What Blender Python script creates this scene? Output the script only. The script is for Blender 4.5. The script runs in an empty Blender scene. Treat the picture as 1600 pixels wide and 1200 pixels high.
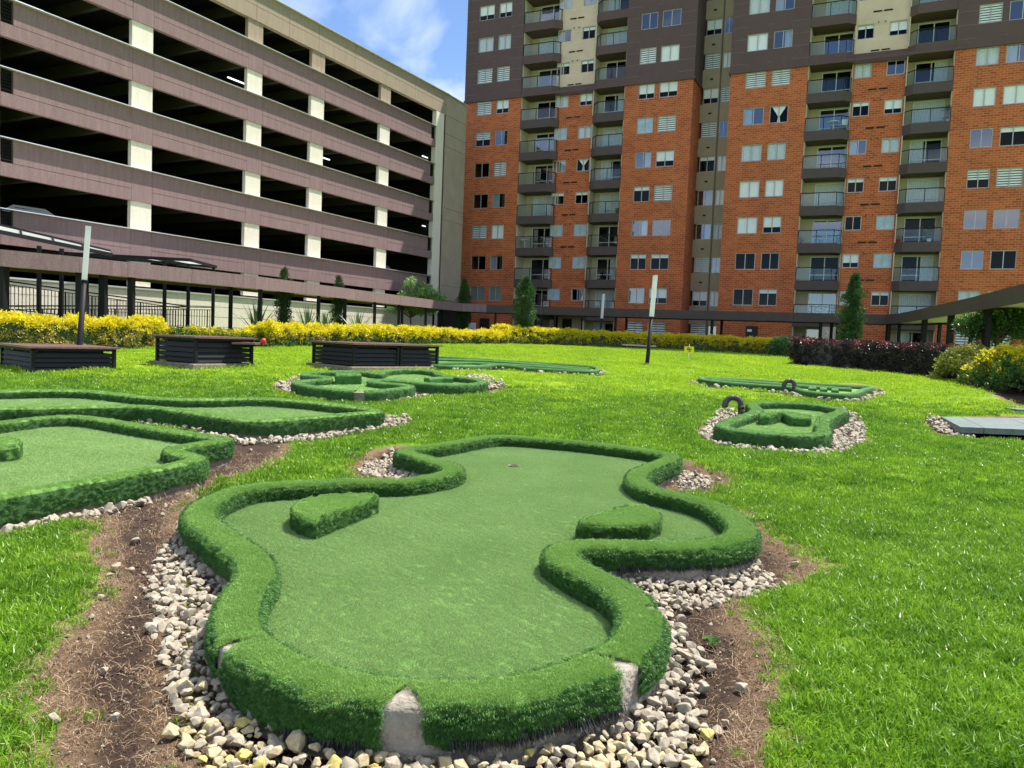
import bpy, bmesh, math, random
import numpy as np
from mathutils import Vector, Matrix, noise as mnoise
R = math.radians
random.seed(7); rng = np.random.default_rng(7)
sc = bpy.context.scene; COL = sc.collection

# ------------------------------------------------------------------ camera, light, world
F = 1200.0; EYE = 1.6
PITCH = math.atan(73.5/1200*math.cos(R(2.3))); ROLL = math.atan(.0405)
FW = np.array([0, math.cos(PITCH), -math.sin(PITCH)])
_u0 = np.cross([1., 0, 0], FW)
RT = np.array([1., 0, 0])*math.cos(ROLL) + _u0*math.sin(ROLL)
UP = np.cross(RT, FW)
cam = bpy.data.cameras.new('camera'); camo = bpy.data.objects.new('camera', cam); COL.objects.link(camo)
cam.sensor_width = 36; cam.lens = 36*F/1600; cam.clip_end = 5000; cam.clip_start = .05
camo.matrix_world = Matrix(((RT[0], UP[0], -FW[0], 0), (RT[1], UP[1], -FW[1], 0), (RT[2], UP[2], -FW[2], EYE), (0, 0, 0, 1)))
sc.camera = camo
SUN_AZ, SUN_EL = R(60), R(64)           # azimuth clockwise from +Y
sun = bpy.data.lights.new('sun', 'SUN'); suno = bpy.data.objects.new('sun', sun); COL.objects.link(suno)
sun.energy = 5.0; sun.angle = R(.53); sun.color = (1, .95, .87)
sdir = Vector((math.sin(SUN_AZ)*math.cos(SUN_EL), math.cos(SUN_AZ)*math.cos(SUN_EL), math.sin(SUN_EL)))
suno.rotation_euler = sdir.to_track_quat('Z', 'Y').to_euler(); suno.location = (20, 10, 40)
W = bpy.data.worlds.new('World'); sc.world = W; W.use_nodes = True
nt = W.node_tree; nt.nodes.clear()
def nn(t, ty, **k):
    n = t.nodes.new(ty)
    for a, b in k.items(): setattr(n, a, b)
    return n
sky = nn(nt, 'ShaderNodeTexSky', sky_type='NISHITA', sun_disc=False)
sky.sun_elevation = SUN_EL; sky.sun_rotation = SUN_AZ; sky.altitude = 2600; sky.dust_density = .6; sky.ozone_density = 3.5
tc = nn(nt, 'ShaderNodeTexCoord'); mp = nn(nt, 'ShaderNodeMapping'); mp.inputs['Scale'].default_value = (1, 1, 2.1)
n1 = nn(nt, 'ShaderNodeTexNoise'); n1.inputs['Scale'].default_value = 2.7; n1.inputs['Detail'].default_value = 9; n1.inputs['Roughness'].default_value = .52; n1.inputs['Distortion'].default_value = .6
cr = nn(nt, 'ShaderNodeValToRGB'); cr.color_ramp.elements[0].position = .42; cr.color_ramp.elements[1].position = .62
mp.inputs['Location'].default_value = (.35, .2, .15)
mx = nn(nt, 'ShaderNodeMix', data_type='RGBA'); bg = nn(nt, 'ShaderNodeBackground'); ow = nn(nt, 'ShaderNodeOutputWorld')
bg.inputs['Strength'].default_value = .125
nt.links.new(tc.outputs['Generated'], mp.inputs['Vector']); nt.links.new(mp.outputs[0], n1.inputs['Vector'])
nt.links.new(n1.outputs['Fac'], cr.inputs[0]); nt.links.new(cr.outputs[0], mx.inputs[0])
nt.links.new(sky.outputs[0], mx.inputs[6]); mx.inputs[7].default_value = (5.0, 5.4, 6.2, 1)
nt.links.new(mx.outputs[2], bg.inputs[0]); nt.links.new(bg.outputs[0], ow.inputs[0])
sc.view_settings.view_transform = 'Standard'; sc.view_settings.look = 'None'
sc.view_settings.exposure = .92; sc.view_settings.gamma = 1; sc.view_settings.use_curve_mapping = False

# ------------------------------------------------------------------ measuring helpers
O = np.array([0, 0, EYE])
def ray(x, y): return FW + RT*((x-800)/F) - UP*((y-600)/F)
def hz(x, y, z):
    d = ray(x, y); return O + d*((z-EYE)/d[2])
_GD = np.array([-200, 3, 9, 13, 18.7, 27, 36, 46, 54, 62, 4000.]); _GZ = np.array([0, 0, .03, .2, .55, .82, 1.06, 1.24, 1.18, 1.1, 1.1])
def gbase(y):
    y = np.asarray(y, float); s = 0
    for o_ in (-1.6, -.8, 0, .8, 1.6): s = s + np.interp(y+o_, _GD, _GZ)
    return s/5
def gp(x, y, h=0.0):                    # where a photo ray meets the lawn (+h)
    z = .3
    for _ in range(60):
        p = hz(x, y, min(z+h, 1.5)); z = .5*z + .5*float(gbase(p[1]))
    return p
def hitp(x, y, P, n):
    d = ray(x, y); return O + d*(((P-O)@n)/(d@n))
def at(x, y, D):                        # point on a ray at depth D
    return O + ray(x, y)*D

# ------------------------------------------------------------------ mesh helpers
class MB:
    def __init__(s): s.v = []; s.f = []; s.m = []
    def add(s, vs, fs, mi=0):
        o = len(s.v); s.v += [tuple(v) for v in vs]
        s.f += [tuple(i+o for i in f) for f in fs]; s.m += [mi]*len(fs); return s
    def box(s, a, b, mi=0):
        x0, y0, z0 = [min(p, q) for p, q in zip(a, b)]; x1, y1, z1 = [max(p, q) for p, q in zip(a, b)]
        return s.add([(x0,y0,z0),(x1,y0,z0),(x1,y1,z0),(x0,y1,z0),(x0,y0,z1),(x1,y0,z1),(x1,y1,z1),(x0,y1,z1)],
              [(0,3,2,1),(4,5,6,7),(0,1,5,4),(1,2,6,5),(2,3,7,6),(3,0,4,7)], mi)
    def prism(s, pts, z0, z1, mi=0):
        n = len(pts); zz0 = z0 if hasattr(z0, '__len__') else [z0]*n; zz1 = z1 if hasattr(z1, '__len__') else [z1]*n
        a = sum(pts[i][0]*pts[(i+1)%n][1]-pts[(i+1)%n][0]*pts[i][1] for i in range(n))
        if a < 0: pts = pts[::-1]; zz0 = zz0[::-1]; zz1 = zz1[::-1]
        vs = [(p[0], p[1], z) for p, z in zip(pts, zz0)] + [(p[0], p[1], z) for p, z in zip(pts, zz1)]
        return s.add(vs, [tuple(range(n))[::-1], tuple(range(n, 2*n))] + [(i, (i+1)%n, n+(i+1)%n, n+i) for i in range(n)], mi)
    def beam(s, p, q, w, h, mi=0):      # bar from p to q, w wide, h high (centred)
        p = Vector(p); q = Vector(q); d = (q-p).normalized(); sd = d.cross(Vector((0, 0, 1)))
        if sd.length < .01: sd = Vector((1, 0, 0))
        sd.normalize(); up = sd.cross(d).normalized()
        vs = [e + sd*(a*w/2) + up*(b*h/2) for e in (p, q) for a, b in ((-1,-1),(1,-1),(1,1),(-1,1))]
        return s.add(vs, [(0,1,2,3),(7,6,5,4),(0,4,5,1),(1,5,6,2),(2,6,7,3),(3,7,4,0)], mi)
    def tube(s, pts, rad, n=10, mi=0, cap=True):
        P = [Vector(p) for p in pts]; m = len(P); rr = rad if hasattr(rad, '__len__') else [rad]*m; vs = []; ref = Vector((.3, 1, .1))
        for i, p in enumerate(P):
            d = (P[min(i+1, m-1)]-P[max(i-1, 0)]).normalized(); a = d.cross(ref)
            if a.length < .05: a = d.cross(Vector((1, 0, 0)))
            a.normalize(); b = d.cross(a)
            vs += [p + (a*math.cos(t*2*math.pi/n) + b*math.sin(t*2*math.pi/n))*rr[i] for t in range(n)]
        fs = [(i*n+t, (i+1)*n+t, (i+1)*n+(t+1)%n, i*n+(t+1)%n) for i in range(m-1) for t in range(n)]
        if cap: fs += [tuple(range(n)), tuple(range((m-1)*n, m*n))[::-1]]
        return s.add(vs, fs, mi)
    def mesh(s, name, mats, smooth=False):
        me = bpy.data.meshes.new(name); me.from_pydata(s.v, [], s.f)
        for m in (mats if isinstance(mats, (list, tuple)) else [mats]): me.materials.append(m)
        if any(s.m): me.polygons.foreach_set('material_index', s.m)
        if smooth: me.polygons.foreach_set('use_smooth', [True]*len(me.polygons))
        me.update(); return me
    def obj(s, name, mats, parent=None, loc=None, smooth=False, bevel=0):
        o = link(name, s.mesh(name, mats, smooth), parent, loc)
        if bevel:
            b = o.modifiers.new('bevel', 'BEVEL'); b.width = bevel; b.segments = 2; b.limit_method = 'ANGLE'
        return o
def link(name, data, parent=None, loc=None, rz=None):
    o = bpy.data.objects.new(name, data); COL.objects.link(o)
    if parent is not None: o.parent = parent
    if loc is not None: o.location = loc
    if rz is not None: o.rotation_euler = (0, 0, rz)
    return o
def tag(o, label=None, cat=None, group=None, kind=None):
    for k, v in (('label', label), ('category', cat), ('group', group), ('kind', kind)):
        if v: o[k] = v
    return o
def empty(name, loc=(0, 0, 0), rz=0, label=None, cat=None, group=None):
    o = link(name, None, None, loc, rz); o.empty_display_size = .2; return tag(o, label, cat, group)

# ------------------------------------------------------------------ materials
MT = {}
def mat(name, c=(.5, .5, .5), rough=.8, metal=0, bump=0, bscale=30, var=0, vscale=4, spec=None, c2=None):
    m = bpy.data.materials.new(name); m.use_nodes = True; t = m.node_tree; b = t.nodes['Principled BSDF']
    b.inputs['Base Color'].default_value = (*c, 1); b.inputs['Roughness'].default_value = rough; b.inputs['Metallic'].default_value = metal
    if spec is not None: b.inputs['Specular IOR Level'].default_value = spec
    if var or bump or c2:
        tcn = nn(t, 'ShaderNodeTexCoord')
    if var or c2:
        no = nn(t, 'ShaderNodeTexNoise'); no.inputs['Scale'].default_value = vscale; no.inputs['Detail'].default_value = 8; no.inputs['Roughness'].default_value = .65
        t.links.new(tcn.outputs['Object'], no.inputs['Vector'])
        r_ = nn(t, 'ShaderNodeValToRGB'); e = r_.color_ramp.elements; e[0].position = .3; e[1].position = .7
        if c2: e[0].color = (*c, 1); e[1].color = (*c2, 1)
        else:
            e[0].color = (*[x*(1-var) for x in c], 1); e[1].color = (*[min(1, x*(1+var)) for x in c], 1)
        t.links.new(no.outputs['Fac'], r_.inputs[0]); t.links.new(r_.outputs[0], b.inputs['Base Color'])
    if bump:
        n2 = nn(t, 'ShaderNodeTexNoise'); n2.inputs['Scale'].default_value = bscale; n2.inputs['Detail'].default_value = 6
        t.links.new(tcn.outputs['Object'], n2.inputs['Vector'])
        bp = nn(t, 'ShaderNodeBump'); bp.inputs['Strength'].default_value = bump; bp.inputs['Distance'].default_value = .02
        t.links.new(n2.outputs['Fac'], bp.inputs['Height']); t.links.new(bp.outputs[0], b.inputs['Normal'])
    MT[name] = m; return m
def streaky(name, c, c2, sc_=(3, 3, .35), rough=.9):        # rendered wall with vertical weather streaks
    m = mat(name, c, rough); t = m.node_tree; b = t.nodes['Principled BSDF']
    tcn = nn(t, 'ShaderNodeTexCoord'); mpn = nn(t, 'ShaderNodeMapping'); mpn.inputs['Scale'].default_value = sc_
    a = nn(t, 'ShaderNodeTexNoise'); a.inputs['Scale'].default_value = 2.2; a.inputs['Detail'].default_value = 9; a.inputs['Roughness'].default_value = .7
    g_ = nn(t, 'ShaderNodeTexNoise'); g_.inputs['Scale'].default_value = 22; g_.inputs['Detail'].default_value = 5
    ad = nn(t, 'ShaderNodeMath', operation='ADD'); ml = nn(t, 'ShaderNodeMath', operation='MULTIPLY'); ml.inputs[1].default_value = .5
    r_ = nn(t, 'ShaderNodeValToRGB'); e = r_.color_ramp.elements; e[0].position = .36; e[1].position = .64; e[0].color = (*c, 1); e[1].color = (*c2, 1)
    L = t.links.new; L(tcn.outputs['Object'], mpn.inputs[0]); L(mpn.outputs[0], a.inputs[0]); L(tcn.outputs['Object'], g_.inputs[0])
    L(a.outputs['Fac'], ad.inputs[0]); L(g_.outputs['Fac'], ad.inputs[1]); L(ad.outputs[0], ml.inputs[0]); L(ml.outputs[0], r_.inputs[0]); L(r_.outputs[0], b.inputs['Base Color'])
    bp = nn(t, 'ShaderNodeBump'); bp.inputs['Strength'].default_value = .25; bp.inputs['Distance'].default_value = .02
    L(g_.outputs['Fac'], bp.inputs['Height']); L(bp.outputs[0], b.inputs['Normal']); return m
streaky('mauve', (.17, .105, .105), (.285, .19, .19)); streaky('tan', (.25, .19, .135), (.37, .30, .22)); streaky('cream', (.62, .57, .46), (.76, .71, .60))
mat('taupe', (.36, .30, .22), .85, var=.12, vscale=.8); mat('beige_wall', (.36, .285, .20), .85, var=.1, vscale=1); mat('taupe_dark', (.20, .165, .125), .85, var=.1, vscale=1)
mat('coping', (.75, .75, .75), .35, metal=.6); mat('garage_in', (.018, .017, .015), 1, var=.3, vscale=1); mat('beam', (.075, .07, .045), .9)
mat('black', (.010, .010, .011), .6, spec=.25); mat('blackm', (.013, .014, .015), .6, var=.3, vscale=9, spec=.3)
mat('alu', (.42, .40, .37), .4, metal=.3); mat('alu_white', (.7, .7, .68), .4); mat('brown_wall', (.105, .062, .060), .85, var=.10, vscale=1.5, bump=.2)
mat('brown_slab', (.082, .058, .054), .8, var=.12, vscale=3); mat('joint', (.19, .14, .13), .9); mat('joint_brick', (.45, .2, .11), .9)
mat('balc_wall', (.54, .46, .34), .9, var=.08, vscale=2); mat('yellow_wall', (.62, .475, .35), .9, var=.1, vscale=1.2); mat('joint_cream', (.66, .6, .45), .9)
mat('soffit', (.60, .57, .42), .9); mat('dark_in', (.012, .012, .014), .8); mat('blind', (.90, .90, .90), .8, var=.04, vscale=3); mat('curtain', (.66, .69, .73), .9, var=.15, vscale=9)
mat('blind_cream', (.62, .6, .5), .8); mat('frost', (.42, .55, .62), .35, var=.2, vscale=3)
mat('concrete', (.15, .13, .10), .95, bump=1, bscale=40, c2=(.38, .34, .275), vscale=5)
mat('concrete_low', (.22, .185, .13), .95, bump=.6, bscale=50, var=.35, vscale=10)
mat('deckwood', (.16, .085, .075), .45, var=.35, vscale=12, bump=.3); mat('pvc', (.045, .048, .052), .45, var=.6, vscale=14, bump=.2); mat('pvc_dark', (.02, .022, .025), .5)
mat('red', (.6, .02, .03), .5); mat('sign_yellow', (.85, .7, .02), .5); mat('white', (.8, .8, .8), .5); mat('blueink', (.05, .12, .3), .5)
mat('board', (.11, .145, .14), .6, var=.3, vscale=6, bump=.2); mat('trunk', (.10, .075, .05), .95, bump=.6, bscale=20, var=.3, vscale=8)
mat('door', (.018, .010, .010), .5); mat('path', (.33, .31, .28), .9, var=.15, vscale=1, bump=.3)
def emit(name, c, s):
    m = mat(name, c); b = m.node_tree.nodes['Principled BSDF']; b.inputs['Emission Color'].default_value = (*c, 1); b.inputs['Emission Strength'].default_value = s
emit('tube_light', (.95, .97, 1), .9)
m = mat('lampwhite', (.88, .88, .88), .35); t_ = m.node_tree; tl_ = nn(t_, 'ShaderNodeBsdfTranslucent'); tl_.inputs[0].default_value = (.9, .9, .9, 1); mx_ = nn(t_, 'ShaderNodeMixShader'); mx_.inputs[0].default_value = .5
t_.links.new(t_.nodes['Principled BSDF'].outputs[0], mx_.inputs[1]); t_.links.new(tl_.outputs[0], mx_.inputs[2]); t_.links.new(mx_.outputs[0], t_.nodes['Material Output'].inputs[0])
def glass(name, tint, mixv):
    m = bpy.data.materials.new(name); m.use_nodes = True; t = m.node_tree; t.nodes.clear()
    o = nn(t, 'ShaderNodeOutputMaterial'); tr = nn(t, 'ShaderNodeBsdfTransparent'); tr.inputs[0].default_value = (*tint, 1)
    gl = nn(t, 'ShaderNodeBsdfGlossy'); gl.inputs['Roughness'].default_value = .02; lw = nn(t, 'ShaderNodeLayerWeight'); lw.inputs[0].default_value = .5; fr = nn(t, 'ShaderNodeMath', operation='POWER'); fr.inputs[1].default_value = 5; t.links.new(lw.outputs['Facing'], fr.inputs[0])
    ad = nn(t, 'ShaderNodeMath', operation='ADD', use_clamp=True); ad.inputs[1].default_value = mixv+.018; mxx = nn(t, 'ShaderNodeMixShader')
    t.links.new(fr.outputs[0], ad.inputs[0]); t.links.new(ad.outputs[0], mxx.inputs[0]); t.links.new(tr.outputs[0], mxx.inputs[1]); t.links.new(gl.outputs[0], mxx.inputs[2]); t.links.new(mxx.outputs[0], o.inputs[0])
    MT[name] = m
glass('glass', (.93, .95, .95), .0); glass('glass_rail', (.90, .95, .95), .02); glass('glass_sky', (.7, .75, .8), .22); glass('glass_roof', (.8, .85, .85), .3)
m = mat('polycarbonate', (.75, .8, .8), .3); t_ = m.node_tree; tl_ = nn(t_, 'ShaderNodeBsdfTranslucent'); tl_.inputs[0].default_value = (.8, .85, .85, 1); mx_ = nn(t_, 'ShaderNodeMixShader'); mx_.inputs[0].default_value = .6
t_.links.new(t_.nodes['Principled BSDF'].outputs[0], mx_.inputs[1]); t_.links.new(tl_.outputs[0], mx_.inputs[2]); t_.links.new(mx_.outputs[0], t_.nodes['Material Output'].inputs[0])
# brick
m = bpy.data.materials.new('brick'); m.use_nodes = True; t = m.node_tree; b = t.nodes['Principled BSDF']; L = t.links.new
tcn = nn(t, 'ShaderNodeTexCoord'); sp = nn(t, 'ShaderNodeSeparateXYZ'); ax = nn(t, 'ShaderNodeMath', operation='ADD'); cb = nn(t, 'ShaderNodeCombineXYZ')
L(tcn.outputs['Object'], sp.inputs[0]); L(sp.outputs[0], ax.inputs[0]); L(sp.outputs[1], ax.inputs[1]); L(ax.outputs[0], cb.inputs[0]); L(sp.outputs[2], cb.inputs[1])
bk = nn(t, 'ShaderNodeTexBrick'); bk.inputs['Scale'].default_value = 1; bk.inputs['Brick Width'].default_value = .36; bk.inputs['Row Height'].default_value = .140
bk.inputs['Mortar Size'].default_value = .014; bk.inputs['Mortar Smooth'].default_value = .15; bk.inputs['Bias'].default_value = -.15
bk.inputs['Color1'].default_value = (.50, .118, .032, 1); bk.inputs['Color2'].default_value = (.30, .055, .02, 1); bk.inputs['Mortar'].default_value = (.56, .24, .11, 1)
L(cb.outputs[0], bk.inputs['Vector'])
no = nn(t, 'ShaderNodeTexNoise'); no.inputs['Scale'].default_value = .55; no.inputs['Detail'].default_value = 5; L(cb.outputs[0], no.inputs['Vector'])
mr = nn(t, 'ShaderNodeMapRange'); mr.inputs[1].default_value = .3; mr.inputs[2].default_value = .7; mr.inputs[3].default_value = .88; mr.inputs[4].default_value = 1.1; L(no.outputs['Fac'], mr.inputs[0])
vm = nn(t, 'ShaderNodeVectorMath', operation='SCALE'); L(bk.outputs['Color'], vm.inputs[0]); L(mr.outputs[0], vm.inputs['Scale']); L(vm.outputs[0], b.inputs['Base Color'])
bp = nn(t, 'ShaderNodeBump'); bp.inputs['Strength'].default_value = .6; bp.inputs['Distance'].default_value = .02; bp.invert = True; L(bk.outputs['Fac'], bp.inputs['Height']); L(bp.outputs[0], b.inputs['Normal'])
b.inputs['Roughness'].default_value = .9; MT['brick'] = m
def leafmat(name, c, c2, trans=.35, vs=2.0, rough=.5, brown=None, rw=.25):
    m = bpy.data.materials.new(name); m.use_nodes = True; t = m.node_tree; L = t.links.new; b = t.nodes['Principled BSDF']; out = t.nodes['Material Output']
    oi = nn(t, 'ShaderNodeObjectInfo'); ge = nn(t, 'ShaderNodeNewGeometry'); no = nn(t, 'ShaderNodeTexNoise'); no.inputs['Scale'].default_value = vs; no.inputs['Detail'].default_value = 4
    L(ge.outputs['Position'], no.inputs['Vector'])
    wn = nn(t, 'ShaderNodeTexWhiteNoise'); wn.noise_dimensions = '1D'; L(ge.outputs['Random Per Island'], wn.inputs['W'])
    a1 = nn(t, 'ShaderNodeMath', operation='ADD'); L(oi.outputs['Random'], a1.inputs[0]); L(wn.outputs['Value'], a1.inputs[1])
    a2 = nn(t, 'ShaderNodeMath', operation='MULTIPLY_ADD'); a2.inputs[1].default_value = rw; L(a1.outputs[0], a2.inputs[0])
    a3 = nn(t, 'ShaderNodeMath', operation='MULTIPLY'); a3.inputs[1].default_value = 1.05-2*rw; L(no.outputs['Fac'], a3.inputs[0]); L(a3.outputs[0], a2.inputs[2])
    r_ = nn(t, 'ShaderNodeValToRGB'); e = r_.color_ramp.elements; e[0].position = .25; e[1].position = .8; e[0].color = (*c, 1); e[1].color = (*c2, 1)
    if brown:
        x = r_.color_ramp.elements.new(.93); x.color = (*brown, 1)
    L(a2.outputs[0], r_.inputs[0]); L(r_.outputs[0], b.inputs['Base Color']); b.inputs['Roughness'].default_value = rough
    tl = nn(t, 'ShaderNodeBsdfTranslucent'); L(r_.outputs[0], tl.inputs[0]); mxx = nn(t, 'ShaderNodeMixShader'); mxx.inputs[0].default_value = trans
    L(b.outputs[0], mxx.inputs[1]); L(tl.outputs[0], mxx.inputs[2]); L(mxx.outputs[0], out.inputs[0]); MT[name] = m
leafmat('grass', (.035, .14, .006), (.31, .52, .035), .4, 1.3, .4, (.72, .72, .25))
leafmat('grassfar', (.16, .32, .008), (.50, .66, .02), .45, .5, .5, (.72, .70, .12))
leafmat('straw', (.15, .08, .04), (.60, .44, .27), .15, 6, .8)
leafmat('turf', (.17, .34, .06), (.31, .49, .12), .25, 2.2, .65, rw=.16)
leafmat('turf_pile', (.30, .46, .15), (.40, .56, .21), .25, 1.6, .7, rw=.03)
leafmat('turf_side_shade', (.022, .095, .016), (.12, .30, .05), .15, 3, .55)  # same turf as the kerb tops, darkened: shade of the sides painted in
leafmat('fringe', (.01, .012, .012), (.03, .035, .03), 0, 5, .5)
leafmat('leaf_yellow', (.55, .46, .01), (.95, .85, .02), .35, 3, .45)
leafmat('leaf_vari', (.07, .06, .02), (.62, .52, .10), .25, 3, .45, rw=.4)
leafmat('leaf_olive', (.06, .11, .015), (.34, .34, .04), .3, 4, .45)
leafmat('leaf_green', (.03, .09, .015), (.10, .22, .035), .3, 2, .4)
leafmat('leaf_light', (.10, .22, .05), (.30, .50, .16), .35, 2, .4)
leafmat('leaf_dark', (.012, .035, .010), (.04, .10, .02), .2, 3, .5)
leafmat('leaf_cyp', (.02, .06, .014), (.07, .17, .03), .2, 3, .5)
leafmat('leaf_purple', (.008, .008, .007), (.06, .045, .042), .08, 5, .3)
leafmat('leaf_red', (.14, .012, .02), (.32, .05, .05), .2, 5, .4)
leafmat('flax', (.05, .10, .03), (.20, .30, .10), .15, 3, .4)
# flat turf backing
def turfmat(name, c, c2):
    m = mat(name, c, .9, bump=1.0, bscale=260, c2=c2, vscale=5); t = m.node_tree
    for n in t.nodes:
        if n.type == 'BUMP': n.inputs['Distance'].default_value = .012
        if n.type == 'TEX_NOISE' and n.inputs['Scale'].default_value == 5: n.inputs['Detail'].default_value = 14; n.inputs['Roughness'].default_value = .8
    return m
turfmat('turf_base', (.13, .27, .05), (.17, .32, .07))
turfmat('turf_back_shade', (.02, .07, .015), (.05, .15, .03)); turfmat('turf_far', (.15, .34, .06), (.25, .50, .12)); turfmat('turf_rimfar', (.035, .12, .025), (.085, .23, .05))  # first one: kerb side faces, dark backing plus shade put into the colour
# ground: lawn / soil by attribute
m = bpy.data.materials.new('ground'); m.use_nodes = True; t = m.node_tree; b = t.nodes['Principled BSDF']; L = t.links.new
at1 = nn(t, 'ShaderNodeAttribute', attribute_name='soil'); ge = nn(t, 'ShaderNodeNewGeometry')
def tn(scale, det=8, ro=.6):
    n = nn(t, 'ShaderNodeTexNoise'); n.inputs['Scale'].default_value = scale; n.inputs['Detail'].default_value = det; n.inputs['Roughness'].default_value = ro; L(ge.outputs['Position'], n.inputs['Vector']); return n
def ramp(src, p0, p1, c0, c1):
    r_ = nn(t, 'ShaderNodeValToRGB'); e = r_.color_ramp.elements; e[0].position = p0; e[1].position = p1; e[0].color = (*c0, 1); e[1].color = (*c1, 1); L(src, r_.inputs[0]); return r_
ng = tn(7, 12, .8); cg = ramp(ng.outputs['Fac'], .35, .7, (.05, .13, .006), (.26, .42, .02))
nl = tn(.45, 4); cl = ramp(nl.outputs['Fac'], .4, .65, (.75, .85, .8), (1.35, 1.12, 1.0)); mg = nn(t, 'ShaderNodeMix', data_type='RGBA', blend_type='MULTIPLY'); mg.inputs[0].default_value = 1; L(cg.outputs[0], mg.inputs[6]); L(cl.outputs[0], mg.inputs[7])
ns = tn(70, 12, .9); cs = ramp(ns.outputs['Fac'], .42, .66, (.010, .006, .004), (.13, .08, .055))
nd = tn(90, 12, .9); cd = ramp(nd.outputs['Fac'], .4, .64, (.045, .025, .014), (.36, .24, .14))
nb = tn(6, 8, .7)
def edge(off, w):
    a = nn(t, 'ShaderNodeMath', operation='MULTIPLY_ADD'); a.inputs[1].default_value = .5; L(nb.outputs['Fac'], a.inputs[0]); L(at1.outputs['Fac'], a.inputs[2])
    q = nn(t, 'ShaderNodeMapRange'); q.inputs[1].default_value = off; q.inputs[2].default_value = off+w; L(a.outputs[0], q.inputs[0]); return q
e1 = edge(.70, .08); e2 = edge(.92, .25)
m1 = nn(t, 'ShaderNodeMix', data_type='RGBA'); L(e2.outputs[0], m1.inputs[0]); L(cd.outputs[0], m1.inputs[6]); L(cs.outputs[0], m1.inputs[7])
m2 = nn(t, 'ShaderNodeMix', data_type='RGBA'); L(e1.outputs[0], m2.inputs[0]); L(mg.outputs[2], m2.inputs[6]); L(m1.outputs[2], m2.inputs[7]); L(m2.outputs[2], b.inputs['Base Color'])
bp = nn(t, 'ShaderNodeBump'); bp.inputs['Strength'].default_value = .9; bp.inputs['Distance'].default_value = .02; L(ns.outputs['Fac'], bp.inputs['Height']); L(bp.outputs[0], b.inputs['Normal']); b.inputs['Roughness'].default_value = .95
b.inputs['Specular IOR Level'].default_value = .2
MT['ground'] = m
# stones
def stonemat(name, cols):
    m = bpy.data.materials.new(name); m.use_nodes = True; t = m.node_tree; b = t.nodes['Principled BSDF']; L = t.links.new
    ge = nn(t, 'ShaderNodeNewGeometry'); oi = nn(t, 'ShaderNodeObjectInfo'); wn = nn(t, 'ShaderNodeTexWhiteNoise'); wn.noise_dimensions = '2D'
    cx = nn(t, 'ShaderNodeCombineXYZ'); L(ge.outputs['Random Per Island'], cx.inputs[0]); L(oi.outputs['Random'], cx.inputs[1]); L(cx.outputs[0], wn.inputs['Vector'])
    r_ = nn(t, 'ShaderNodeValToRGB'); r_.color_ramp.interpolation = 'CONSTANT'; e = r_.color_ramp.elements
    for i, c in enumerate(cols):
        x = e[0] if i == 0 else (e[1] if i == 1 else e.new(0)); x.position = i/len(cols); x.color = (*c, 1)
    L(wn.outputs['Value'], r_.inputs[0])
    no = nn(t, 'ShaderNodeTexNoise'); no.inputs['Scale'].default_value = 38; no.inputs['Detail'].default_value = 8; no.inputs['Roughness'].default_value = .7; L(ge.outputs['Position'], no.inputs['Vector'])
    mr = nn(t, 'ShaderNodeMapRange'); mr.inputs[1].default_value = .3; mr.inputs[2].default_value = .7; mr.inputs[3].default_value = .6; mr.inputs[4].default_value = 1.25; L(no.outputs['Fac'], mr.inputs[0])
    vm = nn(t, 'ShaderNodeVectorMath', operation='SCALE'); L(r_.outputs[0], vm.inputs[0]); L(mr.outputs[0], vm.inputs['Scale']); L(vm.outputs[0], b.inputs['Base Color'])
    bp = nn(t, 'ShaderNodeBump'); bp.inputs['Strength'].default_value = .5; bp.inputs['Distance'].default_value = .01; L(no.outputs['Fac'], bp.inputs['Height']); L(bp.outputs[0], b.inputs['Normal']); b.inputs['Roughness'].default_value = .85; MT[name] = m
stonemat('stone', [(.36, .31, .23), (.26, .22, .17), (.46, .43, .36), (.13, .11, .09), (.33, .28, .19), (.34, .22, .10), (.25, .17, .12), (.40, .36, .29), (.50, .48, .42), (.19, .17, .15), (.30, .27, .22), (.09, .08, .075), (.43, .39, .30), (.36, .33, .29)])
stonemat('stone_moss', [(.46, .38, .22), (.42, .36, .10), (.54, .47, .30), (.40, .33, .07), (.44, .35, .20), (.28, .21, .13), (.50, .42, .12), (.34, .26, .18)])

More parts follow.
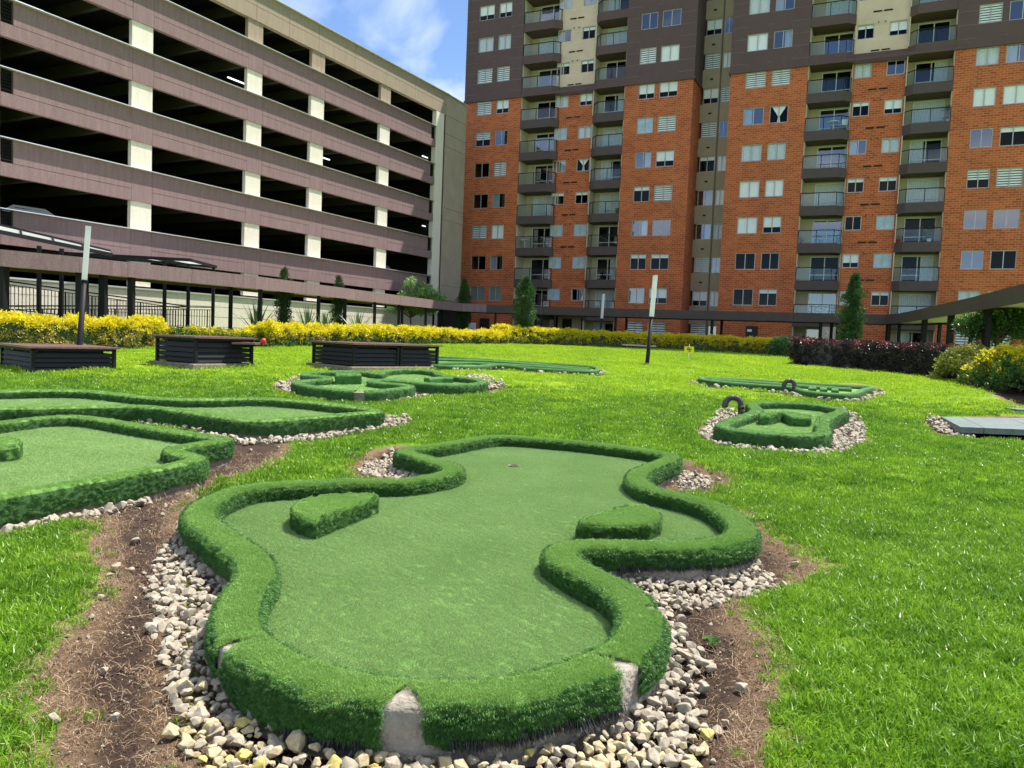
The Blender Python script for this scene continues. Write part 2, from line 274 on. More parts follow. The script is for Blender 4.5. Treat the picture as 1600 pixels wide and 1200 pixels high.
# ------------------------------------------------------------------ geometry-node scatter
def scatter(name, pts, eul, scl, sources, parent=None, var=None):
    """one object whose points carry instances of small source meshes"""
    n = len(pts); me = bpy.data.meshes.new(name); me.vertices.add(n); me.vertices.foreach_set('co', np.asarray(pts, np.float32).ravel())
    a = me.attributes.new('rot', 'FLOAT_VECTOR', 'POINT'); a.data.foreach_set('vector', np.asarray(eul, np.float32).ravel())
    a = me.attributes.new('scl', 'FLOAT', 'POINT'); a.data.foreach_set('value', np.asarray(scl, np.float32).ravel())
    if var is None: var = rng.integers(0, len(sources), n)
    a = me.attributes.new('var', 'INT', 'POINT'); a.data.foreach_set('value', np.asarray(var, np.int32).ravel())
    o = link(name, me, parent)
    g = bpy.data.node_groups.new(name, 'GeometryNodeTree'); g.interface.new_socket('Geometry', in_out='INPUT', socket_type='NodeSocketGeometry'); g.interface.new_socket('Geometry', in_out='OUTPUT', socket_type='NodeSocketGeometry')
    gi = g.nodes.new('NodeGroupInput'); go = g.nodes.new('NodeGroupOutput'); jn = g.nodes.new('GeometryNodeJoinGeometry')
    def named(nm, ty):
        x = g.nodes.new('GeometryNodeInputNamedAttribute'); x.data_type = ty; x.inputs['Name'].default_value = nm; return x
    nr = named('rot', 'FLOAT_VECTOR'); ns_ = named('scl', 'FLOAT'); nv = named('var', 'INT')
    e2r = g.nodes.new('FunctionNodeEulerToRotation'); g.links.new(nr.outputs['Attribute'], e2r.inputs[0])
    for i, s in enumerate(sources):
        oi = g.nodes.new('GeometryNodeObjectInfo'); oi.inputs['Object'].default_value = s
        try: oi.inputs['As Instance'].default_value = True
        except Exception: pass
        cmpn = g.nodes.new('FunctionNodeCompare'); cmpn.data_type = 'INT'; cmpn.operation = 'EQUAL'; g.links.new(nv.outputs['Attribute'], cmpn.inputs[2]); cmpn.inputs[3].default_value = i
        ip = g.nodes.new('GeometryNodeInstanceOnPoints'); g.links.new(gi.outputs[0], ip.inputs['Points']); g.links.new(cmpn.outputs[0], ip.inputs['Selection'])
        g.links.new(oi.outputs['Geometry'], ip.inputs['Instance']); g.links.new(e2r.outputs[0], ip.inputs['Rotation']); g.links.new(ns_.outputs['Attribute'], ip.inputs['Scale'])
        g.links.new(ip.outputs[0], jn.inputs[0])
    g.links.new(jn.outputs[0], go.inputs[0])
    md = o.modifiers.new('scatter', 'NODES'); md.node_group = g
    return o
def source(name, mb, m): return bpy.data.objects.new(name, mb.mesh(name, MT[m] if isinstance(m, str) else [MT[x] for x in m]))
def blades(n, rad, h, w, lean=.5, seed=0, flat=0):
    r_ = random.Random(seed); mb = MB()
    for i in range(n):
        a = r_.uniform(0, 6.283); rr = rad*math.sqrt(r_.random()); x, y = rr*math.cos(a), rr*math.sin(a)
        th = r_.uniform(0, 6.283); hh = h*r_.uniform(.55, 1.15); ln = hh*lean*r_.uniform(.2, 1.4); dx, dy = math.cos(th), math.sin(th); ww = w*r_.uniform(.7, 1.2)/2
        ca = r_.uniform(0, 6.283); sx, sy = -math.sin(ca)*ww, math.cos(ca)*ww
        p1 = (x+dx*ln*.35, y+dy*ln*.35, hh*.6); p2 = (x+dx*ln, y+dy*ln, hh*(1-flat*.3))
        mb.add([(x-sx, y-sy, -.004), (x+sx, y+sy, -.004), (p1[0]+sx*.8, p1[1]+sy*.8, p1[2]), (p1[0]-sx*.8, p1[1]-sy*.8, p1[2]), p2], [(0, 1, 2, 3), (3, 2, 4)])
    return mb
def leaves(n, rad, ln, w, seed=0, up=.3):
    r_ = random.Random(seed); mb = MB()
    for i in range(n):
        c = Vector((r_.gauss(0, 1), r_.gauss(0, 1), r_.gauss(0, 1))).normalized()*rad*r_.uniform(.3, 1)
        d = (c.normalized() + Vector((r_.gauss(0, .5), r_.gauss(0, .5), r_.gauss(0, .4)+up))).normalized(); s = d.cross(Vector((r_.gauss(0, 1), r_.gauss(0, 1), r_.gauss(0, 1)))).normalized(); nrm = d.cross(s)
        l = ln*r_.uniform(.7, 1.2); q = w*r_.uniform(.7, 1.2)/2
        mb.add([c, c+d*l*.45+s*q+nrm*q*.3, c+d*l, c+d*l*.45-s*q+nrm*q*.3, c+d*l*.5], [(0, 1, 4), (1, 2, 4), (2, 3, 4), (3, 0, 4)])
    return mb

# ------------------------------------------------------------------ hole outlines (rim centre lines) and beds
def catmull(P, closed=True, step=.03):
    P = np.asarray(P, float); n = len(P); out = []
    rngi = range(n) if closed else range(n-1)
    for i in rngi:
        if closed: p0, p1, p2, p3 = P[(i-1) % n], P[i], P[(i+1) % n], P[(i+2) % n]
        else: p0, p1, p2, p3 = P[max(i-1, 0)], P[i], P[i+1], P[min(i+2, n-1)]
        k = max(1, int(np.linalg.norm(p2-p1)/step))
        d1 = max(np.linalg.norm(p1-p0), 1e-4)**.5; d2 = max(np.linalg.norm(p2-p1), 1e-4)**.5; d3 = max(np.linalg.norm(p3-p2), 1e-4)**.5
        m1 = (p2-p1) + d2*((p1-p0)/d1 - (p2-p0)/(d1+d2)) if np.linalg.norm(p1-p0) > 1e-4 else (p2-p1)
        m2 = (p2-p1) + d2*((p3-p2)/d3 - (p3-p1)/(d2+d3)) if np.linalg.norm(p3-p2) > 1e-4 else (p2-p1)
        # centripetal tangents (scaled)
        m1 = d2*((p1-p0)/d1 - (p2-p0)/(d1+d2) + (p2-p1)/d2); m2 = d2*((p2-p1)/d2 - (p3-p1)/(d2+d3) + (p3-p2)/d3)
        for j in range(k):
            t = j/k; out.append((2*t**3-3*t**2+1)*p1 + (t**3-2*t**2+t)*m1 + (-2*t**3+3*t**2)*p2 + (t**3-t**2)*m2)
    if not closed: out.append(P[-1])
    return np.array(out)
def smooth(P, it, closed=True):
    for _ in range(it):
        Q = P.copy()
        if closed: Q = .25*np.roll(P, 1, 0)+.5*P+.25*np.roll(P, -1, 0)
        else: Q[1:-1] = .25*P[:-2]+.5*P[1:-1]+.25*P[2:]
        P = Q
    return P
def inpoly(x, y, poly):
    ins = np.zeros(x.shape, bool); n = len(poly)
    for i in range(n):
        x1, y1 = poly[i]; x2, y2 = poly[(i+1) % n]
        c = ((y1 > y) != (y2 > y)) & (x < (x2-x1)*(y-y1)/((y2-y1) if y2 != y1 else 1e-9)+x1); ins ^= c
    return ins
def sdf(x, y, poly, closed=True):       # negative inside
    d = np.full(x.shape, 1e9); n = len(poly)
    for i in range(n if closed else n-1):
        a = poly[i]; b_ = poly[(i+1) % n]; ab = b_-a; l2 = ab@ab + 1e-12
        t = np.clip(((x-a[0])*ab[0]+(y-a[1])*ab[1])/l2, 0, 1); d = np.minimum(d, np.hypot(x-a[0]-t*ab[0], y-a[1]-t*ab[1]))
    return np.where(inpoly(x, y, poly), -d, d) if closed else d

H1PX = [(316,790),(341,775),(375,762.5),(419,756),(480,753),(550,750),(625,750),(675,744),(700,737.5),(709,730),(687.5,721),(662,713.5),(634,706),(637,701),(687.5,694.5),(725,688),(770,681.5),(800,681.5),(860,686),(925,692),(1019,704),(1046,709.5),(1048,715),(1019,727),(1000,736),(994,744),(1003,754.5),(1025,764.5),(1066,773.5),(1112,786.5),(1144,804),(1160,822),(1155,835),(1128,843.5),(1081,849.5),(1019,850),(956,848.5),(906,848),(881,855),(876,867),(894,879),(925,896),(966,915.6),(991,936),(1004,962),(1001,985),(988,1002),(969,1015.6),(937,1032),(890,1050),(844,1063),(797,1072),(735,1077),(675,1077),(612,1073),(550,1064),(487,1049),(434,1029),(397,1008),(375,984),(371,956),(380,925),(395,905),(402,890),(395,870),(366,847),(334,825),(313,806)]
H2PX = [(0,660),(57,653),(112,650),(160,655),(225,666),(312,679),(352,685),(325,691),(285,697),(268,702),(285,708),(308,715),(275,725),(200,739),(125,752),(50,765),(0,774),(-110,790),(-230,770),(-180,690),(-80,668)]
H3PX = [(0,611),(75,609.5),(125,610),(175,614),(250,622),(325,623.5),(400,622),(450,624.5),(525,632),(582,639),(590,642),(550,646),(475,652),(400,656.5),(362,652.5),(300,643),(250,636.5),(212,634),(125,635.5),(0,637),(-90,637),(-150,624),(-90,613)]
H4PX = [(482,582),(525,579.5),(575,580.5),(590,583.5),(605,578.5),(650,577),(680,580),(690,585),(712,588),(737,590.5),(755,595.5),(737,599.5),(700,600.5),(650,596.5),(600,593),(580,594.5),(592,597),(625,599.5),(641,602.5),(612,607.5),(572,610.5),(512,606.5),(476,600.5),(464,596),(484,593.5),(508,592),(511,589),(495,586.5),(480,585.5)]
H7PX = [(1177,629),(1209,627.5),(1240,628.5),(1272,631),(1304,636),(1316,640),(1300,647),(1288,655.6),(1285,666),(1287,674),(1272,678),(1240,678.5),(1209,676),(1156,671.5),(1130,665.5),(1131,661),(1149,653.5),(1175,645),(1183,638.6),(1178,633)]
H6PX = [(1099,589),(1160,591.5),(1240,596.5),(1300,600),(1360,603.5),(1348,607.5),(1333,613.5),(1311,614.5),(1262,610.5),(1248,606.5),(1236,603.5),(1180,599.5),(1130,595.5),(1101,592)]
H5PX = [(676,556),(740,559.5),(820,564.5),(924,571.5),(920,578.5),(840,574.5),(775,569),(735,571.5),(676,569)]
def hole_pts(px, top):
    return np.array([gp(x, y, top)[:2] for x, y in px]), 0.
HOLES = {}
for key, px, top, fl in (('h1', H1PX, .22, .08), ('h2', H2PX, .22, .09), ('h3', H3PX, .22, .09), ('h4', H4PX, .20, .08), ('h7', H7PX, .22, .09), ('h6', H6PX, .15, .06), ('h5', H5PX, .13, .05)):
    P, z0 = hole_pts(px, top)
    if key == 'h1': P = np.array([hz(x, y, top)[:2] for x, y in px])
    C = catmull(P, True, .03 if key == 'h1' else .06); C = smooth(C, 5 if key == 'h1' else 1)
    if sum(C[i][0]*C[(i+1) % len(C)][1]-C[(i+1) % len(C)][0]*C[i][1] for i in range(len(C))) < 0: C = C[::-1]
    HOLES[key] = dict(C=C, z0=z0, top=z0+top, fl=z0+fl, lo=C[::max(1, len(C)//110)])
def ZP(px, z=0.): return np.array([hz(x, y, z)[:2] for x, y in px])
GRAVEL1 = ZP([(300,800),(262,850),(236,868),(238,930),(248,1000),(262,1060),(280,1120),(300,1200),(360,1330),(700,1360),(980,1290),(1105,1180),(1118,1130),(1080,1085),(1100,1040),(1075,975),(1060,952),(1130,940),(1212,920),(1218,902),(1175,880),(1000,850),(700,800)])
GRAVEL1B = ZP([(566,728),(612,712),(700,716),(700,750),(566,746)])
GRAVEL1C = ZP([(1050,738),(1085,735),(1112,745),(1108,762),(1060,764)])
SOILP = [ZP([(375,680),(450,697),(458,712),(400,742),(330,752),(290,800),(300,1300),(70,1330),(75,1200),(92,1130),(60,1090),(62,1040),(105,1000),(140,950),(165,915),(150,880),(140,850),(155,815),(90,812),(0,820),(-200,850),(-200,770),(200,700)]),
         ZP([(545,735),(575,712),(625,704),(720,720),(700,760),(555,752)]),
         ZP([(1040,722),(1085,728),(1135,748),(1140,765),(1110,775),(1050,770)]),
         ZP([(1150,800),(1190,826),(1230,852),(1280,886),(1245,908),(1155,930),(1160,970),(1200,1010),(1212,1080),(1195,1150),(1190,1330),(300,1360),(300,900),(1000,900)])]
def bed(key, grow): 
    C = HOLES[key]['lo']; return C, grow
def soilmask(x, y):                     # >0.5 : bare soil ; 0 : lawn
    s = np.full(x.shape, -9.)
    near = (y < 14)
    for P in SOILP: s = np.where(near, np.maximum(s, -sdf(x, y, P)/.5), s)
    for key, gr in (('h1', .22), ('h2', .25), ('h3', .22), ('h4', .05), ('h7', .15), ('h6', .22), ('h5', .05)):
        s = np.maximum(s, (gr-sdf(x, y, HOLES[key]['lo']))/.5)
    for P, gr in EXTRA_BEDS: s = np.maximum(s, (gr-sdf(x, y, P))/.5)
    return np.clip(.5+s, 0, 1)
P4B = np.array([gp(*p)[:2] for p in ((428,602),(440,597),(470,592),(480,605),(600,615),(670,600),(760,598),(793,604),(760,610),(690,607),(670,616),(640,621),(590,624),(520,621),(458,614))])
EXTRA_BEDS = [(ZP([(300,655),(175,640),(230,648),(300,660),(400,672),(330,676)]), .15),
              (np.array([gp(*p)[:2] for p in ((330,690),(480,690),(640,660),(600,648),(480,668),(380,680))]), .1),
              (np.array([gp(*p)[:2] for p in ((1455,655),(1600,650),(1640,690),(1475,680))]), .15),
              (P4B, .1),
              (np.array([gp(*p)[:2] for p in ((1290,668),(1340,652),(1355,690),(1290,704),(1200,700),(1110,690),(1090,668),(1140,645))]), .05),
              (np.array([gp(*p)[:2] for p in ((1335,600),(1370,606),(1345,616),(1300,612))]), .2),
              (np.array([gp(*p)[:2] for p in ((1490,590),(1560,612),(1600,632),(1700,660),(1750,640),(1600,600))]), .3)]
def gz(x, y):
    x = np.asarray(x, float); y = np.asarray(y, float); z = gbase(y)
    for key, h in HOLES.items():
        d = sdf(x, y, h['lo'])
        if key == 'h1': w = np.clip(1-(d-.25)/.5, 0, 1); w = w*w*(3-2*w); z = z*(1-w) - .03*w
        else: z = z - .03*np.clip(1-(d-.1)/.4, 0, 1)
    return z

# ------------------------------------------------------------------ ground
def axis(segs):
    a = []
    for lo, hi, st in segs: a += list(np.arange(lo, hi, st))
    return np.array(a + [segs[-1][1]])
xs = axis([(-1500, -200, 260), (-200, -60, 20), (-60, -24, 3), (-24, -9, .5), (-9, -6, .12), (-6, 6, .06), (6, 9, .12), (9, 24, .5), (24, 60, 3), (60, 200, 20), (200, 1500, 260)])
ys = axis([(-300, -20, 40), (-20, -1, 2), (-1, 1.6, .3), (1.6, 9.5, .06), (9.5, 16, .14), (16, 30, .4), (30, 64, 1), (64, 200, 12), (200, 1600, 200)])
X, Y = np.meshgrid(xs, ys); S = soilmask(X.ravel(), Y.ravel()); Z = gz(X.ravel(), Y.ravel())
lump = np.array([mnoise.fractal(Vector((a*5, b_*5, 0)), .8, 2.1, 4) if s > .3 else 0 for a, b_, s in zip(X.ravel(), Y.ravel(), S)])
Z = Z + lump*.018*S - .03*np.clip((S-.5)*3, 0, 1)
nx, ny = len(xs), len(ys); idx = np.arange(nx*ny).reshape(ny, nx)
faces = np.stack([idx[:-1, :-1], idx[:-1, 1:], idx[1:, 1:], idx[1:, :-1]], -1).reshape(-1, 4)
me = bpy.data.meshes.new('lawn_ground'); me.from_pydata(np.stack([X.ravel(), Y.ravel(), Z], 1).tolist(), [], faces.tolist()); me.materials.append(MT['ground'])
at_ = me.attributes.new('soil', 'FLOAT', 'POINT'); at_.data.foreach_set('value', S.astype(np.float32)); me.polygons.foreach_set('use_smooth', [True]*len(me.polygons))
tag(link('lawn_ground', me), kind='structure', label='bright green lawn with bare soil around the putting holes')

# ------------------------------------------------------------------ apartment towers
TA = R(64.359); TU = np.array([math.sin(TA), -math.cos(TA), 0]); TN = np.array([math.cos(TA), math.sin(TA), 0])
TC = hitp(718, 425, O + ray(757, 425)*61.4, TN).copy(); TC[2] = 0
TRZ = math.atan2(TU[1], TU[0]); FL = 2.44
def tu(x, y, dep=0.):                   # facade coordinate u (and z) of a photo point, at depth dep behind the facade
    p = hitp(x, y, TC + TN*dep, TN); return float((p-TC)@TU), float(p[2])
def zt(k): return 5.55 + FL*k           # head of the windows of storey k
KTOP = 12
_shared = {}
def shared(key, fn):
    if key not in _shared: _shared[key] = fn()
    return _shared[key]
def framemesh(w, h, mull=1, d=.07, th=.05, m='alu'):
    def f():
        b = MB(); b.box((0, 0, 0), (w, d, th)); b.box((0, 0, h-th), (w, d, h)); b.box((0, 0, th), (th, d, h-th)); b.box((w-th, 0, th), (w, d, h-th))
        for i in range(mull):
            x = w*(i+1)/(mull+1); b.box((x-th/2, .004, th), (x+th/2, d-.004, h-th))
        return b.mesh('window_frame', MT[m])
    return shared(('fr', round(w, 2), round(h, 2), mull, m), f)
def panemesh(w, h, g='glass'):
    return shared(('pn', round(w, 2), round(h, 2), g), lambda: MB().add([(.03, .03, .03), (w-.03, .03, .03), (w-.03, .03, h-.03), (.03, .03, h-.03)], [(0, 1, 2, 3)]).mesh('pane', MT[g]))
def pleat(x0, x1, z0, z1, y=.09, n=None, tri=0):
    b = MB(); n = n or max(3, int((x1-x0)/.06))
    for i in range(n):
        a = x0+(x1-x0)*i/n; c = x0+(x1-x0)*(i+1)/n; ya = y+(.03 if i % 2 else 0); yb = y+(0 if i % 2 else .03)
        zb = z0
        if tri: zb = z0 + (z1-z0)*tri*(i/n)
        b.add([(a, ya, zb), (c, yb, zb if not tri else z0+(z1-z0)*tri*((i+1)/n)), (c, yb, z1), (a, ya, z1)], [(0, 1, 2, 3)])
    return b
def blindmesh(kind, w, h):
    def f():
        b = MB(); x0, x1, z0, z1 = .05, w-.05, .05, h-.05; mt = MT['blind']; y = .085
        if kind == 'W': b.box((x0, y, z0), (x1, y+.01, z1))
        elif kind == 'H': b.box((x0, y, z0+(z1-z0)*.36), (x1, y+.012, z1))
        elif kind == 'T': b.box((x0, y, z0+(z1-z0)*.76), (x1, y+.012, z1))
        elif kind == 'Z' or kind == 'Y':
            n = 7; s = (z1-z0)/n; lo = 0 if kind == 'Z' else 3
            for i in range(lo, n): b.box((x0, y, z0+s*i+s*.38), (x1, y+.012, z0+s*(i+1)))
        elif kind == 'C': b = pleat(x0, x1, z0, z1); mt = MT['curtain']
        elif kind == 'L': b = pleat(x0, x0+(x1-x0)*.42, z0, z1); mt = MT['curtain']
        elif kind == 'R': b = pleat(x0+(x1-x0)*.6, x1, z0, z1); mt = MT['curtain']
        elif kind == 'X':
            xm = (x0+x1)/2; b.add([(x0+.1, y, z1), (xm-.05, y, z0+.4), (xm+.05, y, z0+.4), (x1-.1, y, z1), (xm-.1, y, z0), (xm+.1, y, z0)], [(0, 1, 2, 3), (1, 4, 5, 2)])
        elif kind == 'G': b.box((x0, y, z0), (x1, y+.01, z1)); mt = MT['blind_cream']
        elif kind == 'F': b.box((x0, y-.04, z0), (x1, y-.03, z1)); mt = MT['frost']
        return b.mesh('blind', mt)
    return shared(('bl', kind, round(w, 2), round(h, 2)), f)
def window(par, u, z, w, h, kind, y=.05, name='window'):
    o = link(name, framemesh(w, h, 1), par, (u, y, z))
    link('pane', panemesh(w, h, 'glass_sky' if kind in 'SLRG' else 'glass'), o)
    if kind not in 'DS': link('curtain' if kind in 'CLRX' else 'blind', blindmesh(kind, w, h), o)
    return o
COLS = {  # window kinds from storey 12 down to 0
 'A': 'WZHHCZZYDDZDG', 'B': 'HWZHCZHSZLWLG', 'K': 'FGHGLTCFRTFFF', 'J': 'HFGGTTHCXTFFR', 'C': 'WHZWSZHFRTRTS', 'D': 'ZWHHSWHZHZSTH',
 'E': 'HZWWCWZLCWWDD', 'F': 'WHHWLRZXCWHDT', 'M': 'TGHGHTCTLTDHF', 'N': 'FHGTCHSHCTFFT', 'P': 'HWZDWZCWSYSSC', 'Q': 'WHZWCSLWTZSDC'}
def kindof(c, k): return COLS[c][12-k] if 0 <= k <= 12 else 'Z'
def slidedoor(par, u, z, w, h, y, kind):
    fr = link('sliding_door', framemesh(w, h, 1, th=.06, m='alu_white'), par, (u, y, z))
    link('pane', panemesh(w, h, 'glass_sky' if kind in 'SZ' else 'glass'), fr)
    rl = shared(('mr', round(w, 2)), lambda: MB().box((.06, .0, .42), (w-.06, .05, .47)).mesh('mid_rail', MT['alu_white'])); link('mid_rail', rl, fr)
    if kind != 'D' and kind != 'S': link('curtain', blindmesh({'L': 'L', 'C': 'C', 'Z': 'Z', 'R': 'R', 'W': 'W', 'H': 'H'}[kind], w, h), fr)
    return fr
BK = 'SCLDZCSDRCWDSLC'
def balcony(par, u0, u1, k, n, side):
    """front flush with brick; side=+1: free (chamfered) end on the right, -1: on the left"""
    zf = 6.13 + FL*(k-1) if k > -1 else 1.2
    if k > -1:
        ch = .45
        pts = [(u0, -.02), (u1-ch, -.02), (u1, .42), (u1, 1.5), (u0, 1.5)] if side > 0 else [(u0, .42), (u0+ch, -.02), (u1, -.02), (u1, 1.5), (u0, 1.5)]
        s = MB().prism(pts, zf-.62, zf).obj('balcony_slab', MT['brown_slab' if k < 7 else 'brown_wall'], par)
        fr = [(p[0], p[1]+.06*(1 if p[1] < .3 else 0)) for p in (pts[:3] if side > 0 else pts[:3])]
        if side > 0: fr = [(u0+.03, .05), (u1-ch-.02, .05), (u1-.06, .46), (u1-.06, .6)]
        else: fr = [(u0+.06, .6), (u0+.06, .46), (u0+ch+.02, .05), (u1-.03, .05)]
        b = MB()
        for i in range(3):
            b.beam((*fr[i], zf+.86), (*fr[i+1], zf+.86), .05, .05); 
        for p in fr[:-1] if side > 0 else fr[1:]: b.box((p[0]-.02, p[1]-.02, zf), (p[0]+.02, p[1]+.02, zf+.84))
        mid = (u0+u1)/2 - .2*side; b.box((mid-.02, .03, zf), (mid+.02, .07, zf+.84)); 
        rr = b.obj('railing', MT['black'], par)
        g_ = MB()
        for i in range(3): g_.beam((*fr[i], zf+.42), (*fr[i+1], zf+.42), .012, .72)
        g_.obj('glass_panel', MT['glass_rail'], rr)
    dz = zf+.04
    du0, du1 = (u0+.75, u1-.12) if side > 0 else (u0+.5, u1-.3)
    slidedoor(par, du0, dz, du1-du0, 1.68 if k > -1 else 1.75, 1.42, BK[(k*3+n*5) % len(BK)])
    back = MB(); hd = 1.72 if k > -1 else 1.8
    top = 5.51+FL*k
    back.box((u0, 1.5, zf), (du0, 1.6, top)); back.box((du1, 1.5, zf), (u1, 1.6, top)); back.box((du0, 1.5, zf+hd), (du1, 1.6, top))
    back.box((u0, .3 if side < 0 else .06, zf), (u0+.06, 1.5, top)); back.box((u1-.06, .62 if side > 0 else .06, zf), (u1, 1.5, top))
    back.obj('balcony_wall', MT['balc_wall'], par)
def tower(name, label, U0, U1, wins, balcs, kits, recess, door, group=None):
    base = TC + TU*U0
    T = empty(name, (base[0], base[1], 0), TRZ, label, 'building', group); W_ = U1-U0
    DEP = 14.; ZT = 20.13; ZR = zt(KTOP)+1.2
    def q(u): return u-U0
    # brick / brown wall strips with true openings
    WBs = [MB(), MB()]; UBs = [MB(), MB()]; jb = MB(); jr = MB()
    strips = []   # (u0,u1,[openings z])
    cuts = sorted([(a, b_, 'w', c) for a, b_, c in wins] + [(a, b_, 'b', s) for a, b_, s in balcs] + [(recess[0], recess[1], 'm', 0)])
    x = 0.
    solid = []
    for a, b_, ty, c in cuts:
        if a-x > .02: solid.append((x, a))
        x = b_
    if W_-x > .02: solid.append((x, W_))
    for a, b_ in solid:
        wb, ub = WBs[a > W_/2], UBs[a > W_/2]
        wb.box((a, 0, .6), (b_, .25, ZT)); ub.box((a-(.06 if a == 0 else 0), -.07, ZT), (b_+(.06 if b_ == W_ else 0), .25, ZR))
    for a, b_, c in wins:
        wb, ub = WBs[a > W_/2], UBs[a > W_/2]
        zprev = .6
        for k in range(-1, KTOP+1):
            if k == -1:
                if c in door['none']: continue
                z1 = 3.12; z0 = z1-1.3
                if c in door.get('door', ''): continue
            else: z1 = zt(k); z0 = z1-1.14
            tgt = wb if z0 < ZT else ub; yy = 0 if z0 < ZT else -.07
            if zprev < ZT < z0: wb.box((a, 0, zprev), (b_, .25, ZT)); ub.box((a, -.07, ZT), (b_, .25, z0))
            else: tgt.box((a, yy, zprev), (b_, .25, z0))
            zprev = z1 if not abs(z1-ZT) < .12 else ZT
            window(T, a, z0, b_-a, (zprev if abs(z1-ZT) < .12 else z1)-z0, kindof(c, k) if k >= 0 else 'Z', .05 if z0 < ZT else -.02)
        ub.box((a, -.07, zprev), (b_, .25, ZR))
    ca, cb_ = recess
    # middle bay (set back .6)
    mid = MB(); midu = MB()
    ks = sorted(kits)
    xx = ca
    segs = []
    for a, b_, c in ks:
        if a-xx > .01: segs.append((xx, a))
        xx = b_
    if cb_-xx > .01: segs.append((xx, cb_))
    for a, b_ in segs: mid.box((a, .6, 3.4 if door.get('entry') else .6), (b_, .8, ZT)); midu.box((a, .58, ZT), (b_, .8, ZR))
    for a, b_, c in ks:
        zprev = 3.4 if door.get('entry') else .6
        for k in range(0, KTOP+1):
            z1 = zt(k)-.06; z0 = z1-.92
            if zprev < ZT < z0: mid.box((a, .6, zprev), (b_, .8, ZT)); midu.box((a, .58, ZT), (b_, .8, z0))
            else: (mid if z0 < ZT else midu).box((a, .6 if z0 < ZT else .58, zprev), (b_, .8, z0))
            zprev = z1; window(T, a, z0, b_-a, .92, kindof(c, k), .63)
        midu.box((a, .58, zprev), (b_, .8, ZR))
    MB().box((ca, .5, ZT-.03), (cb_, .575, ZT+.60)).obj('band', MT['brown_wall'], T)
    mid.obj('brick_infill', MT['brick'], T); midu.obj('infill_wall', MT['yellow_wall'], T)
    # thin horizontal courses on the upper walls, control joints on the brick
    for z in np.arange(ZT+.55, ZR, .815):
        for a, b_ in solid: jb.box((a-.062 if a == 0 else a, -.078, z), (b_+.062 if b_ == W_ else b_, -.0705, z+.022))
        jr.box((ca, .572, z), (ks[0][0], .579, z+.025)); jr.box((ks[0][1], .572, z), (ks[1][0], .579, z+.025)); jr.box((ks[1][1], .572, z), (cb_, .579, z+.025))
    jb.obj('joint_line', MT['joint'], T); jr.obj('joint_line', MT['joint_cream'], T)
    jk = MB()
    for a, b_, c in wins:
        for e_ in (a, b_):
            if min(abs(e_-w_[j]) for w_ in wins for j in (0, 1) if abs(e_-w_[j]) > 1e-3) > .6: jk.box((e_-.012, -.006, .7), (e_+.012, -.001, ZT-.05))
    jk.obj('control_joint', MT['joint_brick'], T)
    # sides, back, roof, floor fill, dark interior
    sd = MB(); sd.box((-.0, .25, .6), (.25, DEP, ZT)); sd.box((W_-.25, .25, .6), (W_, DEP, ZT)); sd.box((0, DEP-.25, .6), (W_, DEP+.001, ZT)); 
    sdu = MB(); sdu.box((-.06, .25, ZT), (.25, DEP, ZR)); sdu.box((W_-.25, .25, ZT), (W_+.06, DEP, ZR)); sdu.box((0, DEP-.25, ZT), (W_, DEP+.06, ZR)); sdu.box((-.06, .3, ZR-.2), (W_+.06, DEP, ZR-.05))
    [w_.obj('brick_wall', MT['brick'], T) for w_ in WBs]; [w_.obj('upper_wall', MT['brown_wall'], T) for w_ in UBs]; sd.obj('side_wall', MT['brick'], T); sdu.obj('upper_side_wall', MT['brown_wall'], T)
    cor = MB(); ccs = [(0, recess[0]-1e-3)] 
    cor.box((-.12, -.13, ZT-.02), (W_+.12, -.071, ZT+.16)); cor.box((W_+.061, -.07, ZT-.02), (W_+.12, DEP, ZT+.16)); cor.box((-.12, -.07, ZT-.02), (-.061, DEP, ZT+.16)); cor.obj('cornice', MT['brown_wall'], T)
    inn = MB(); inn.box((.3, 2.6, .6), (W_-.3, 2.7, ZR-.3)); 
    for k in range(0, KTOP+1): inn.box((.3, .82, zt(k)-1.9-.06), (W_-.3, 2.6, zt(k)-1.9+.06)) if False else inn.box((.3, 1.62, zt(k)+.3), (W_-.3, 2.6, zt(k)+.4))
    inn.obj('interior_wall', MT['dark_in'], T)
    n = 0
    for a, b_, s in balcs:
        for k in range(-1, KTOP+1): balcony(T, a, b_, k, n, s)
        n += 1
    # vents and pipes between kitchen windows
    vm_ = shared('vent', lambda: MB().box((0, 0, 0), (.5, .03, .09)).mesh('air_vent', MT['black'])); um = (ks[0][1]+ks[1][0])/2
    pm = shared('pip', lambda: MB().tube([(0, 0, 0), (0, -.1, .0), (-.02, -.16, -.08)], .03, 6).mesh('gas_pipe', MT['trunk']))
    for k in range(0, KTOP+1):
        if door.get('entry') and k < 1: continue
        yb = .56 if zt(k) < ZT+1 else .54
        for dx in (-.56, .06): link('air_vent', vm_, T, (um+dx, yb, zt(k)+.62+(-.0)))
        for dx in (-.2, .2): link('gas_pipe', pm, T, (um+dx, .6, zt(k)-.02))
    return T
kA = tu(857, 410, .6)[0]; kB = tu(877, 410, .6)[0]; kC = tu(894, 410, .6)[0]; kD = tu(914, 410, .6)[0]
T1 = tower('apartment_tower', 'left brick apartment tower beside the parking garage, brown upper storeys', 0, 18.24,
      [(1.01, 2.36, 'A'), (2.76, 3.88, 'B'), (14.29, 15.5, 'C'), (15.82, 17.16, 'D')], [(4.93, 7.92, 1), (10.72, 13.28, -1)],
      [(kA, kB, 'K'), (kC, kD, 'J')], (7.92, 10.72), dict(none='AB', entry=True))
UR = 20.79
kA = tu(1315, 420, .6)[0]-UR; kB = tu(1341, 420, .6)[0]-UR; kC = tu(1364, 420, .6)[0]-UR; kD = tu(1392, 420, .6)[0]-UR
